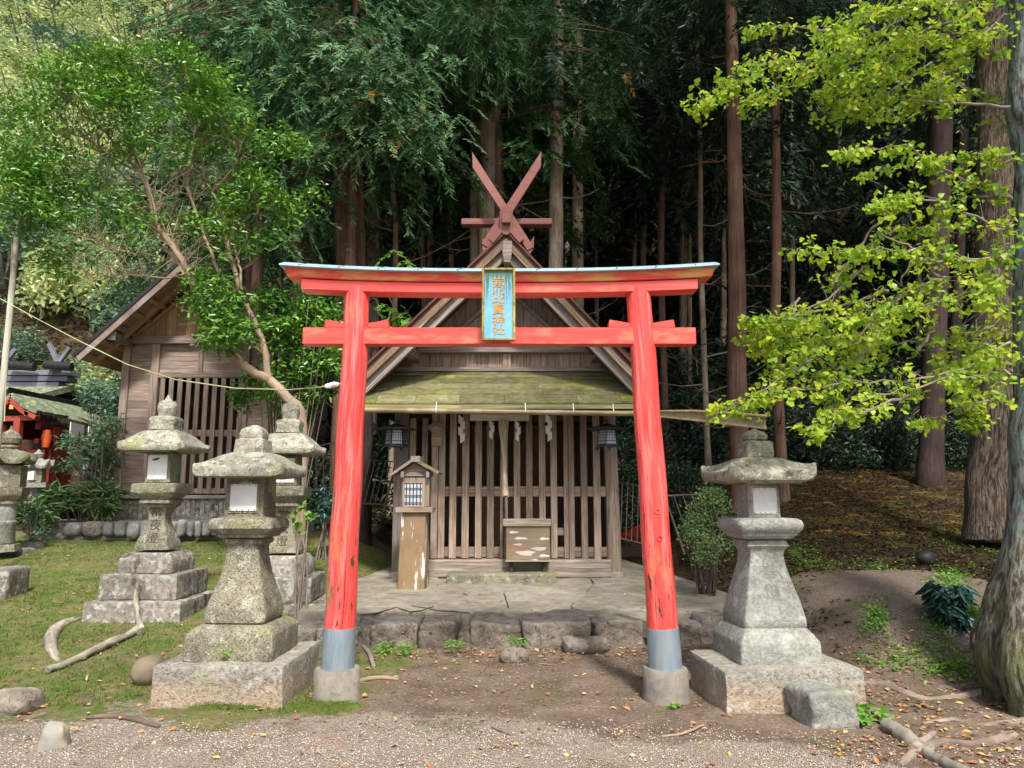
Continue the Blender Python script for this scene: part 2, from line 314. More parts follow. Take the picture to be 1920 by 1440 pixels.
MT['l_gink'] = L('ginkgo_leaf', [(.14,.32,.03),(.26,.44,.04),(.37,.53,.045),(.49,.60,.05),(.72,.64,.055)], .45, .4, .5)
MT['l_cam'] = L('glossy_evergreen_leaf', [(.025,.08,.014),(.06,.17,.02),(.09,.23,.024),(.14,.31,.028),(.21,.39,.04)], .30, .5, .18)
MT['l_dark'] = L('forest_shade_leaf', [(.008,.024,.011),(.014,.038,.017),(.024,.056,.023),(.042,.082,.03)], .45, .4, .15)  # greens set near black so shrubs and cedar crowns carry the forest shade
MT['l_cyp'] = L('cypress_spray', [(.02,.06,.028),(.045,.115,.045),(.075,.175,.07),(.14,.27,.13),(.11,.20,.05),(.19,.30,.17)], .55, .3, .2)
MT['l_ced'] = L('cedar_needles', [(.018,.055,.018),(.03,.085,.025),(.045,.12,.03),(.06,.14,.04)], .55, .3, .2)
MT['l_hill'] = L('sunlit_hillside_leaf', [(.16,.27,.10),(.32,.44,.17),(.50,.60,.26),(.68,.72,.34),(.74,.70,.30)], .6, .3, .45)  # leaf colours lightened to carry the sun glare on the slope
MT['l_hill2'] = L('grey_green_hillside_leaf', [(.04,.10,.065),(.08,.17,.10),(.14,.25,.15),(.24,.36,.23)], .5, .4, .2)
MT['l_rust'] = L('dry_cypress_spray', [(.22,.10,.03),(.34,.19,.04),(.16,.07,.03)], .7, .2, .2)
MT['l_fall'] = L('fallen_leaf', [(.20,.08,.04),(.34,.14,.07),(.42,.27,.13),(.55,.40,.13),(.38,.09,.05),(.50,.42,.30)], .7, .2, .05)
MT['l_grass'] = L('short_grass', [(.06,.11,.018),(.10,.17,.03),(.18,.21,.05),(.07,.17,.04)], .7, .2, .2)
MT['l_weed'] = L('bright_weed_leaf', [(.09,.24,.03),(.16,.34,.05),(.24,.42,.06)], .5, .3, .3)
MT['l_blue'] = L('blue_green_shrub_leaf', [(.010,.045,.035),(.02,.075,.06),(.035,.11,.085)], .35, .5, .1)
MT['l_stripe'] = L('pale_edged_leaf', [(.04,.12,.04),(.09,.19,.06),(.14,.25,.09),(.48,.44,.22)], .5, .4, .15)
MT['l_maple'] = L('maple_leaf', [(.05,.12,.05),(.09,.19,.08),(.14,.25,.12),(.24,.08,.07)], .5, .3, .25)
MT['l_brown'] = L('litter', [(.03,.018,.012),(.055,.03,.018),(.09,.05,.025),(.05,.06,.02),(.045,.026,.016),(.17,.11,.05)], .8, .1, .05)  # litter browns, darkened to include the shade under the trees
MT['stone_base'] = surf('earth_stained_granite', (.42,.40,.35), (.25,.235,.195), ns=26, rv=.06, bd=.03, bs=.9, spec=.1, patches=[dict(c=(.40,.31,.22), n=5, d=9, lo=.2, hi=.45, ax=2, x=(.10,.24,.85,0)), dict(c=(.13,.12,.09), n=38, d=9, lo=.56, hi=.66, a=.45, h=-.5), dict(c=(.52,.52,.46), n=8, d=9, lo=.58, hi=.66, a=.6), dict(c=(.27,.28,.12), n=3, lo=.58, hi=.7, a=.5)])
# ---------------------------------------------------------------- ground
def ground():
    xs = np.unique(np.concatenate([np.linspace(-60,-9,40), np.linspace(-9,9,260), np.linspace(9,60,40)]))
    ys = np.unique(np.concatenate([np.linspace(-30,2,16), np.linspace(2,10,170), np.linspace(10,22,110), np.linspace(22,75,50)]))
    X, Y = np.meshgrid(xs, ys); Z = H(X, Y)
    # gravel mound on the right
    V = np.stack([X.ravel(), Y.ravel(), Z.ravel()], 1)
    for i in np.where((np.abs(V[:,0])<9)&(V[:,1]>3)&(V[:,1]<14))[0]:
        q = Vector(V[i]); V[i,2] += .012*mn.noise(q*3)+.005*mn.noise(q*11)
    ny, nx = X.shape; I = np.arange(ny*nx).reshape(ny, nx)
    F = np.stack([I[:-1,:-1].ravel(), I[:-1,1:].ravel(), I[1:,1:].ravel(), I[1:,:-1].ravel()], 1)
    x, y = V[:,0], V[:,1]
    nz = np.array([mn.noise(Vector((a*.9, b*.9, 0)))+.5*mn.noise(Vector((a*2.7, b*2.7, 3))) for a, b in zip(x, y)])
    grav = 1-sstep(-.7, .75, (y-(5.35+np.interp(x, [-3,-1,0,1,3],[.0,.0,-.15,-.45,-1.3])))*1.0+nz*.55)
    grav = np.maximum(grav, .86*sstep(1.2, .85, np.sqrt(((x-4.05)/1.6)**2+((y-8.0)/1.25)**2)+nz*.10))
    moss = sstep(-.25, .25, (-x-1.1+nz*.5))*sstep(.0, .5, 1-grav)*(1-sstep(12.5, 14, y))
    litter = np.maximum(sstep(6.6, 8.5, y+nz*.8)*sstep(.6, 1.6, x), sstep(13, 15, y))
    global GM
    me_o = fast('ground', V, F, None_mat, None, smooth=True)
    me = me_o.data
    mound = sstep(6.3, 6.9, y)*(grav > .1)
    for nm, a in (('m_grav', grav), ('m_moss', moss), ('m_lit', litter), ('m_mound', mound)):
        t = me.attributes.new(nm, 'FLOAT', 'POINT'); t.data.foreach_set('value', a.astype(np.float32))
    a = me.attributes['gc']; a.data.foreach_set('vector', V.astype(np.float32).ravel())
    return struct(me_o)
def ground_mat():
    m = N('forest_ground'); g = m.attr('gc').outputs['Vector']
    n1 = m.noise(g, 2.2, 9, .7); n2 = m.noise(g, 38, 6, .7); n3 = m.noise(g, 9, 9, .75)
    soil = m.mix(m.rng(n1, .35, .65), (.255,.195,.145), (.12,.088,.062))
    soil = m.mix(m.rng(n2, .56, .66), soil, (.42,.35,.28))
    vo = m.n('ShaderNodeTexVoronoi'); m.l(g, vo.inputs['Vector']); vo.inputs['Scale'].default_value = 105
    sp = m.n('ShaderNodeSeparateColor'); m.l(vo.outputs['Color'], sp.inputs[0])
    gr = m.n('ShaderNodeValToRGB'); m.l(sp.outputs[0], gr.inputs[0]); e = gr.color_ramp.elements
    e[0].color = (.42,.32,.25,1); e[1].color = (.88,.82,.74,1); q = e.new(.4); q.color = (.58,.49,.39,1); q = e.new(.75); q.color = (.72,.63,.52,1)
    gcol = m.mix(m.rng(vo.outputs['Distance'], .35, .75), gr.outputs[0], (.36,.29,.22))
    gcol = m.mix(m.rng(n1, .4, .7, .0, .35), gcol, (.34,.26,.19))
    # edges broken by fine noise
    def mk(nm, k=1.3): return m.rng(m.math('ADD', m.attr(nm).outputs['Fac'], m.math('MULTIPLY', m.math('SUBTRACT', n3, .5), k)), .42, .62)
    moss = m.mix(m.rng(m.noise(g, 3.3, 9, .75), .40, .60), (.095,.155,.032), (.25,.21,.10))
    moss = m.mix(m.rng(n2, .5, .65), moss, (.085,.12,.02))
    moss = m.mix(m.rng(m.noise(g, 2.1, 12, .8), .52, .60), moss, (.20,.145,.095))
    lit = m.mix(m.rng(n3, .35, .62), (.026,.018,.013), (.062,.04,.025))  # litter ground, with tree shade worked into its dark tones
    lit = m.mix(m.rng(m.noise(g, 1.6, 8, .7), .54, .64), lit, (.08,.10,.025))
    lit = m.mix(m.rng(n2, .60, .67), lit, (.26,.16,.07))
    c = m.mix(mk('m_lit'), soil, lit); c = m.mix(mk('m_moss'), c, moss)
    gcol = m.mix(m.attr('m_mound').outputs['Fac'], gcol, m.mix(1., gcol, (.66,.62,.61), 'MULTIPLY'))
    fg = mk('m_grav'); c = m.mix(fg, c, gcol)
    # thin green film on soil
    c = m.mix(m.math('MULTIPLY', m.rng(m.noise(g, 1.3, 8, .7), .54, .64), .5), c, (.12,.13,.035))
    h = m.math('ADD', m.math('MULTIPLY', n2, .6), m.math('MULTIPLY', vo.outputs['Distance'], m.math('MULTIPLY', fg, -1.)))
    h = m.math('ADD', h, n3)
    return m.bsdf(c, .95, h, .03, 1., .1)
None_mat = ground_mat()
GROUND = ground()
def onZ(x, y):
    return float(H(x, y))
# ---------------------------------------------------------------- torii
YT = 5.85
def torii():
    A = lambda px, py, Y=YT: at(px, py, Y)
    cx = at(945, 1250, YT)[0]
    T = thing('torii_gate', 'vermilion wooden gate with two leaning pillars and a pale copper roof strip', 'torii gate', (cx, YT, 0))
    for (bx, tx) in ((633, 671.5), (1247, 1197)):
        bot = A(bx, 1250); top = A(tx, 543); d = top-bot
        r0, r1 = .117, .097
        base_x = bx-1 if bx < 900 else 1259
        fn = lambda f: bot+d*f
        p0 = at(bx, 1250, YT); 
        if bx > 900: p0 = at(1247.5, 1250, YT)
        d = top-p0; K = 14
        pts = [p0+d*(.085+.915*i/K)+np.array([.004*math.sin(i*1.3), 0, 0]) for i in range(K+1)]
        rad = [r0+(r1-r0)*i/K for i in range(K+1)]
        P = MB().tube(pts, rad, 24, l0=.25).build('pillar', MT['redpillar'], T, 50)
        MB().tube([p0+d*-.01, p0+d*.04, p0+d*.098], [r0+.008, r0+.007, r0+.004], 28, l0=0).build('metal_sleeve', MT['sleeve'], T, 50)
        bz = at(bx, 1335, YT)
        b = p0
        mb = MB(); rr = .17
        rings = []
        for z, r in ((-.12, rr+.012), (.02, rr+.008), (.10, rr+.002), (b[2]-.022, rr), (b[2]-.005, rr-.012), (b[2]-.003, .02)):
            a = np.arange(32)*2*math.pi/32
            rings.append(np.c_[b[0]+r*np.cos(a), b[1]+r*np.sin(a), np.full(32, z)])
        mb.loft(rings).noise(.005, 7).build('concrete_foot', MT['conc'], T, 40)
        if bx > 900:
            for f in (.395, .325):
                q = p0+d*f; r = r0*.93
                a = np.linspace(0, 2*math.pi, 13)
                MB().tube([q+np.array([.018*math.cos(t)+.005, -r-.006, .018*math.sin(t)]) for t in a], .0045, 6).build('iron_ring', MT['redpillar'], P, 50)
        else:
            # strips of bare rotten wood where the paint peeled
            for (px0, py0, px1, py1, w) in ((632, 922, 627, 985, .030), (622, 1080, 620, 1150, .024), (630, 1105, 628, 1128, .02)):
                f0 = (py0-543)/(1250-543.); f1 = (py1-543)/(1250-543.)
                rings = []; V = []; Fc = []
                K2 = 7
                for i in range(K2):
                    f = 1-(f0+(f1-f0)*i/(K2-1)); q = p0+d*f; r = r0+(r1-r0)*max(0, (f-.085)/.915)+.0025
                    px = px0+(px1-px0)*i/(K2-1); off = (px-(bx+(tx-bx)*f))*sc(YT)*.98
                    a0 = math.asin(max(-.95, min(.95, off/r))); ww = w*(.35+.65*math.sin(math.pi*(i+.5)/K2)+.25*random.uniform(-1, 1))/r/2
                    for a in (a0-ww, a0+ww*.8): V.append(q+np.array([r*math.sin(a), -r*math.cos(a), 0]))
                    if i: Fc.append((2*i-2, 2*i-1, 2*i+1, 2*i))
                MB().add(V, Fc).build('peeled_patch', MT['wood_moss'], P)
    # tie beam
    zb0, zb1 = zt(645, YT-.06), zt(614, YT-.06)
    x0, x1 = at(567.5, 630, YT-.06)[0], at(1305, 630, YT-.06)[0]
    MB().bb(x0, x1, YT-.062, YT+.062, zb0, zb1).build('tie_beam', MT['red'], T, bevel=.004)
    for pil, xs in ((0, (608, 729)), (1, (1141, 1266))):
        for k in (0, 1):
            a = at(xs[k], 610, YT-.05)[0]; inner = at([(648, 690), (1183, 1220)][pil][k], 610, YT-.05)[0]
            ztip = zt(599, YT-.05); zin = zt(606, YT-.05)
            poly = [(a, zb1+.003), (inner, zb1+.003), (inner, zin), (a-(.01 if k else -.01), ztip)]
            MB().prism(poly, YT-.05, YT+.05).build('wedge', MT['red'], T, bevel=.003)
    # two curved lintels and roof strip; the curve rises to the tips
    xc = at(937, 520, YT)[0]
    def swept(name, mat, xh, yb, zlo, zhi, rise, cut=0., taper=0, n=28, dz=None):
        mb = MB(); rings = []
        for i in range(n+1):
            t = -1+2*i/n; x = xc+xh*t; c = rise*abs(t)**2.6
            w = yb
            lo, hi = zlo+c, zhi+c*1.06
            xx = lambda k: x + (cut*k*np.sign(t) if i in (0, n) else 0)
            rings.append(np.array([[xx(0), YT-w, lo], [xx(0), YT+w, lo], [xx(1), YT+w*(1+taper), hi], [xx(1), YT-w*(1+taper), hi]]))
        G = np.concatenate(rings); g = np.c_[G[:,0]+3, G[:,1]*1., G[:,2]]
        mb.loft(rings, True, g)
        return mb.build(name, mat, T, bevel=.004)
    s_ = sc(YT-.1, 3.3)
    zA = zt(549, YT-.085); zB = zt(530, YT-.085); zC = zt(511, YT-.12)
    swept('second_lintel', MT['red'], (1307-563)/2*s_, .085, zA, zB, .032, .0)
    swept('top_lintel', MT['beamtop'], (1333-537)/2*s_, .105, zB+.003, zC, .045, .02, .12)
    mb = MB(); xh = (1346-528)/2*s_; n = 24
    zr = zC+.004
    for side in (0,):
        rings = []
        for i in range(n+1):
            t = -1+2*i/n; x = xc+xh*t; c = .053*abs(t)**2.6
            rings.append(np.array([[x, YT-.165, zr+c-.006], [x, YT-.165, zr+c+.004], [x, YT-.02, zr+c+.062], [x, YT+.02, zr+c+.062], [x, YT+.165, zr+c+.004], [x, YT+.165, zr+c-.006]]))
        mb.loft(rings)
    C = mb.build('roof_strip', MT['copper'], T)
    for k in range(11):
        t = -.9+k*.18; x = xc+xh*t; c = .053*abs(t)**2.6
        MB().beam((x-.02, YT-.168, zr+c+.004), (x+.02, YT-.02, zr+c+.065), .008, .006).build('standing_seam', MT['slate'], C)
    return T
torii()
def plaque():
    Yp = YT-.20
    x0, x1 = at(904, 570, Yp)[0], at(966, 570, Yp)[0]; z1, z0 = zt(504, Yp-.05), zt(640, Yp+.02)
    lean = .05
    P = thing('name_plaque', 'blue name plaque with gold characters hung at the middle of the torii beams', 'plaque', ((x0+x1)/2, Yp, z0))
    w = x1-x0; h = z1-z0
    def pos(u, v, d): return np.array([x0+w*u, Yp-lean*v-d, z0+h*v])
    def slab(mb, u0, u1, v0, v1, d0, d1):
        c = [pos(u, v, d) for u in (u0, u1) for d in (d1, d0) for v in (v0, v1)]
        g = [(u, d*5, v) for u in (u0, u1) for d in (d1, d0) for v in (v0, v1)]
        return mb.add(c, CUBE_F, g)
    slab(MB(), .05, .95, .03, .97, -.012, .012).build('board', MT['blue'], P)
    for a in ((0, .07, 0, 1), (.93, 1, 0, 1), (.07, .93, .97, 1), (.07, .93, 0, .03)):
        slab(MB(), *a, -.02, .028).build('frame', MT['goldframe'], P, bevel=.003)
    txt = '岩乃比賣神社'; hs = [.135, .12, .125, .155, .15, .13]; v = .895
    for ch, hh in zip(txt, hs):
        cu = bpy.data.curves.new('t', 'FONT'); cu.body = ch; cu.size = 1; cu.extrude = .0; cu.align_x = 'CENTER'; cu.offset = .012
        to = bpy.data.objects.new('t', cu); COL.objects.link(to)
        dg = bpy.context.evaluated_depsgraph_get(); me = bpy.data.meshes.new_from_object(to.evaluated_get(dg))
        bpy.data.objects.remove(to)
        V = np.array([q.co[:2] for q in me.vertices]); F = [tuple(p.vertices) for p in me.polygons]; bpy.data.meshes.remove(me)
        mn_, mx_ = V.min(0), V.max(0); V = (V-mn_)/(mx_-mn_)
        P3 = [pos(.31+.38*a, v-hh+hh*.9*b, .0155) for a, b in V]
        MB().add(P3, F, np.c_[V, V[:,0]*0]).build('character', MT['gold'], P)
        v -= hh
    for u in (.2, .8):
        MB().beam(pos(u, .06, 0)+np.array([0, .01, 0]), pos(u, .06, 0)+np.array([0, .13, 0]), .02, .02).build('bracket', MT['metal_dark'], P)
plaque()
# ---------------------------------------------------------------- stone lanterns
def sq(hw, z, C, R, n=40, e=9, lift=0, hy=None):
    a = (np.arange(n)+.5)*2*math.pi/n; c, s = np.cos(a), np.sin(a)
    x = np.sign(c)*np.abs(c)**(2/e); y = np.sign(s)*np.abs(s)**(2/e)
    k = (np.minimum(abs(x), abs(y))/np.maximum(abs(x), abs(y)))**3
    L = np.c_[x*hw, y*(hy or hw), np.full(n, z)+lift*k]
    return L@R.T+np.array([C[0], C[1], 0])
def poly(n, hw, z, C, R, lift=0, sub=4):
    P = []
    for i in range(n):
        for j in range(sub):
            a0 = (i+.5)*2*math.pi/n; a1 = (i+1.5)*2*math.pi/n; t = j/sub
            x = (1-t)*math.cos(a0)+t*math.cos(a1); y = (1-t)*math.sin(a0)+t*math.sin(a1)
            P.append((x*hw, y*hw, z+lift*abs(2*t-1)**3 if j or True else z))
    return np.array(P)@R.T+np.array([C[0], C[1], 0])
def carve(par, txt, fx, mat, ratio=1.0):
    # fx(u, v) maps the unit square of each character on to the face; raised by a hair as a dark groove
    for k, ch in enumerate(txt):
        cu = bpy.data.curves.new('t', 'FONT'); cu.body = ch; cu.size = 1
        to = bpy.data.objects.new('t', cu); COL.objects.link(to)
        dg = bpy.context.evaluated_depsgraph_get(); me = bpy.data.meshes.new_from_object(to.evaluated_get(dg))
        bpy.data.objects.remove(to)
        V = np.array([q.co[:2] for q in me.vertices]); F = [tuple(p.vertices) for p in me.polygons]; bpy.data.meshes.remove(me)
        V = (V-V.min(0))/(V.max(0)-V.min(0))
        MB().add([fx(k, a, b) for a, b in V], F).build('carved_character', mat, par)
def lantern(C, yaw, label, tiers, shaft, collar, box, roof, top, z0, mats, panel, group='stone lanterns beside the torii', crk=1.):
    """all values in metres relative to z0. tiers: (z0,z1,hw,slope_top_hw,slope_z)"""
    R = rotz(yaw); T = thing('stone_lantern', label, 'stone lantern', (C[0], C[1], z0), group)
    MS, MR = mats
    for (a, b, hw, hs, bz) in tiers:
        mb = MB(); e = 26
        if hs:
            rs = [sq(hw, z0+a, C, R, 64, e), sq(hw*1.005, z0+a+.02, C, R, 64, e), sq(hw, z0+a+(b-a)*.5, C, R, 64, e), sq(hw, z0+b-.012, C, R, 64, e), sq(hw*.985, z0+b, C, R, 64, e), sq((hw+hs)/2, z0+(b+bz)/2+.004, C, R, 64, e), sq(hs, z0+bz, C, R, 64, e)]
            mb.loft(rs).noise(.006*crk, 6)
        else:
            dd = .80 if (a < 0 and crk == 1.) else 1.; o_ = R@np.array([0, -hw*(1-dd), 0]); mb.rblock((C[0]+o_[0], C[1]+o_[1], z0+(a+b)/2), (2*hw, 2*hw*dd, b-a), R, .018, 13, .009*crk, 5)
        mb.build('base_tier', MS[2] if len(MS) > 2 and a < 0 else MS[1], T, 35)
    mb = MB().loft([sq(h, z0+z, C, R, 56, e) for z, h, e in shaft]); SH = mb.noise(.003, 6).build('shaft', MS[0], T, 42)
    MB().loft([sq(h, z0+z, C, R, 56, e) for z, h, e in collar]).noise(.003, 6).build('platform', MS[0], T, 42)
    zb, zt_, hw = box
    FB = MB().loft([sq(hw*f, z0+z, C, R, 48, 22) for z, f in ((zb, 1.02), (zb+.02, 1.), (zt_, .97))]).noise(.0025, 8).build('fire_box', MS[0], T, 42)
    pw, pz0, pz1, pmat = panel
    off = hw+.006
    def face(u, v, d=0): return (R@np.array([u, -(off+d), 0]))+np.array([C[0], C[1], z0+v])
    for m_, w_, a_, b_, d_ in ((MS[0], pw+.018, pz0-.018, pz1+.018, -.004), (pmat, pw, pz0, pz1, .004)):
        c = [face(u, v, d) for u in (-w_, w_) for d in (d_+.004, d_-.006) for v in (a_, b_)]
        MB().add(c, CUBE_F).build('window_surround' if m_ is MS[0] else 'window_panel', m_, FB, bevel=.002)
    mb = MB()
    for i in range(5):
        for (u, v) in ((-pw*.9+pw*1.8*i/4, pz0+.01), (-pw*.9+pw*1.8*i/4, pz1-.01)):
            mb.box(face(u, v, .009), (.006,.006,.006), R)
    mb.build('tack', MT['metal_dark'], FB)
    # roof: (zb, hw, edge thickness, top z, top hw, lift)
    rb, rh, te, rt, th, lf = roof
    rs = [sq(hw*1.0, z0+rb+.012, C, R, 72, 12), sq(rh*.72, z0+rb, C, R, 72, 14, lf*.2), sq(rh*.985, z0+rb-.002, C, R, 72, 22, lf*.8), sq(rh, z0+rb+.012, C, R, 72, 22, lf),
          sq(rh*1.0, z0+rb+te-.012, C, R, 72, 22, lf*1.25), sq(rh*.975, z0+rb+te, C, R, 72, 20, lf*1.2)]
    for t in (.12, .25, .4, .55, .7, .85, 1.):
        f = 1-t; hh = rh*(.975*f)+th*t
        zz = rb+te+(rt-rb-te)*(t*.45+.55*math.sin(t*math.pi/2)**1.3)
        rs.append(sq(hh, z0+zz, C, R, 72, 18-10*t*t, lf*1.15*(1-t)**2.2))
    MB().loft(rs).noise(.006*crk, 5).build('roof', MR, T, 40)
    F = MB().loft([sq(h, z0+z, C, R, 40, e) for z, h, e in top]).noise(.0035, 9).build('finial', MR, T, 42)
    return T, SH, R
# right lantern
def zz(py, Yc, z0=0): return zt(py, Yc)-z0
def mk_right():
    yaw = math.radians(5); Yc = 6.0
    C = (1.95, Yc); z = lambda p, w=.25: zt(p, Yc-w)
    z1 = z(1258,.5)
    sh = [(z(1180,.24), .232, 16), (z(1174,.24), .244, 16), (z(1160,.24), .240, 18), (z(1130,.2), .215, 20), (z(1095,.18), .178, 20), (z(1060,.15), .143, 20), (z(1040,.14), .133, 20), (z(1030,.14), .143, 20), (z(1024,.16), .168, 20), (z(1014,.16), .150, 20)]
    co = [(z(1012,.18), .165, 14), (z(1009,.2), .20, 14), (z(1006,.2), .205, 14), (z(1005,.2), .218, 14), (z(1001,.23), .222, 14), (z(999,.25), .235, 12), (z(993,.26), .258, 10), (z(984,.26), .265, 10), (z(976,.25), .252, 10), (z(972,.2), .22, 12), (z(971,.2), .14, 14)]
    tp = [(z(857,.1), .108, 16), (z(853,.1), .112, 16), (z(829,.1), .106, 16), (z(826,.1), .09, 12), (z(825,.1), .075, 3), (z(822,.1), .096, 2.2), (z(815,.1), .100, 2.2), (z(809,.1), .080, 2.1), (z(806,.1), .045, 2), (z(804,.1), .028, 2), (z(801.5,.1), .012, 2)]
    T, SH, R = lantern(C, yaw, 'pale grey square stone lantern on stepped base right of the torii', [(-.1, z1, .507, 0, 0), (z1+.002, zt(1205, Yc-.31), .308, .238, z(1180,.24)+.006)], sh, co,
        (z(970,.14), z(906,.14), .128), (z(907,.3), .345, .062, z(857,.12), .125, .085), tp, 0, ((MT['stone_grey'], MT['stone_grey'], MT['stone_base']), MT['stone_roof']), (.094, z(963,.14), z(915,.14), MT['white']))
    def fx(k, a, b):
        v = 1.02-.17*k-.17*(1-b)*.86; v = .985-.145*k+.12*(b-1); hw = np.interp(v+0*.1, [s[0] for s in sh], [s[1] for s in sh])
        return R@np.array([-.062+.12*a, -(hw+.0035), 0])+np.array([C[0], C[1], v])
    carve(SH, '奉燈', fx, MT['carve_soft'])
mk_right()
def mk_frontleft():
    yaw = math.radians(-1); Yc = 6.08; C = (-2.10, Yc); z = lambda p, w=.25: zt(p, Yc-w)
    z1 = z(1249, .48)
    sh = [(z(1176,.24), .20, 10), (z(1168,.24), .236, 10), (z(1155,.24), .242, 12), (z(1135,.22), .226, 12), (z(1110,.2), .196, 12), (z(1080,.17), .158, 12), (z(1050,.15), .136, 14), (z(1030,.14), .130, 14), (z(1024,.14), .130, 14), (z(1018,.16), .156, 14), (z(1011,.16), .156, 14)]
    co = [(z(1010,.2), .16, 14), (z(1008,.2), .195, 14), (z(1003,.2), .20, 14), (z(1001,.22), .21, 14), (z(999,.22), .225, 12), (z(991,.24), .256, 9), (z(980,.24), .256, 9), (z(973,.24), .235, 10), (z(969,.2), .16, 12)]
    tp = [(z(850,.12), .118, 20), (z(846,.12), .120, 20), (z(824,.12), .113, 20), (z(822,.1), .09, 12), (z(820,.1), .095, 6), (z(812,.1), .098, 6), (z(804,.1), .085, 6), (z(798,.1), .05, 4), (z(795,.1), .02, 3)]
    lantern(C, yaw, 'mossy beige square stone lantern on stepped base left of the torii, nearest the camera', [(-.1, z1, .475, 0, 0), (z1+.002, z(1190,.33), .333, .25, z(1174,.24)+.008)], sh, co,
        (z(969,.15), z(897,.15), .155), (z(896,.3), .352, .06, z(848,.12), .145, .045), tp, 0, ((MT['stone'], MT['stone'], MT['stone_base']), MT['stone_roof']), (.104, z(958,.15), z(908,.15), MT['white']), crk=1.5)
mk_frontleft()
# the two older, taller lanterns with knotted finials
def mk_old(C, yaw, label, zg, dy=0):
    Yc = C[1]; z = lambda p, w=.3: zt(p+dy, Yc-w)
    t1, t2, t3 = z(1129,.53), z(1078,.43), z(1037,.30)
    sh = [(z(1031,.2), .192, 12), (z(1024,.2), .196, 12), (z(1010,.17), .165, 16), (z(990,.14), .118, 18), (z(976,.1), .095, 18), (z(966,.1), .092, 18), (z(955,.1), .115, 18), (z(946,.18), .175, 18)]
    co = [(z(945,.2), .17, 10), (z(943,.2), .185, 10), (z(938,.2), .185, 10), (z(937,.2), .165, 10), (z(935,.2), .17, 10), (z(930,.22), .215, 6), (z(925,.25), .245, 7), (z(923,.25), .252, 16), (z(907,.25), .250, 16), (z(905,.25), .18, 20)]
    tp = [(z(806,.15), .10, 14), (z(804,.15), .142, 12), (z(794,.15), .135, 12), (z(786,.15), .150, 12), (z(781,.15), .138, 8), (z(779,.1), .09, 3), (z(775,.1), .095, 2.4), (z(766,.1), .108, 2.3), (z(757,.1), .104, 2.3), (z(751,.1), .09, 2.2), (z(749,.1), .045, 2), (z(744,.1), .025, 2), (z(738,.1), .008, 2)]
    T, SH, R = lantern(C, yaw, label, [(zg-.2, t1, .525, 0, 0), (t1+.002, t2, .425, 0, 0), (t2+.002, z(1052,.3), .31, .25, t3)], sh, co,
        (z(904,.14), z(848,.14), .142), (z(846,.38), .385, .05, z(806,.15), .17, .06), tp, 0, ((MT['stone'], MT['stone_dark']), MT['stone_roof']), (.11, z(899,.14), z(853,.14), MT['white']), crk=1.5)
    ks = [q[0] for q in sh]; hs = [q[1] for q in sh]
    vs = [(z(968,.1), z(948,.15)), (z(994,.14), z(971,.1)), (z(1018,.2), z(997,.14))]
    def fx(k, a, b):
        lo, hi = vs[k]; v = lo+(hi-lo)*b*.92; hw = np.interp(v, ks, hs)
        return R@np.array([-.065+.13*a, -(hw+.005), 0])+np.array([C[0], C[1], v])
    carve(SH, '常夜燈', fx, MT['carve'])
def torn(C):
    c = at(293, 861, C[1]-.155); a_ = np.arange(12)*math.pi/6
    r_ = [np.array([[c[0]+.045*math.cos(t)*k*(1+.2*math.sin(3*t)), c[1]-d_, c[2]+.014*math.sin(t)*k+.01*math.cos(t)] for t in a_]) for k, d_ in ((1, 0), (.95, .006))]
    return MB().loft(r_)
mk_old((-4.06, 8.75), 0., 'tall stone lantern on three dark mottled tiers standing alone on the mossy lawn', .2)
_t = [o for o in bpy.data.objects if o.get('label', '').startswith('tall stone lantern on three dark')][0]
torn((-4.06, 8.75)).build('torn_hole', MT['metal_dark'], _t)
mk_old((-2.74, 9.2), math.radians(3), 'tall stone lantern with knotted finial half hidden behind the nearest left lantern', .2, 6)
MT['wood_barge'] = wood('barge_board_wood', (.24,.17,.115), (.12,.08,.055), pale=(.46,.40,.30), pa=.8)
MT['maroon_dark'] = surf('dull_maroon_edge', (.13,.055,.042), (.085,.04,.03), WG, 2, rv=.1, rough=.6, bd=.002)
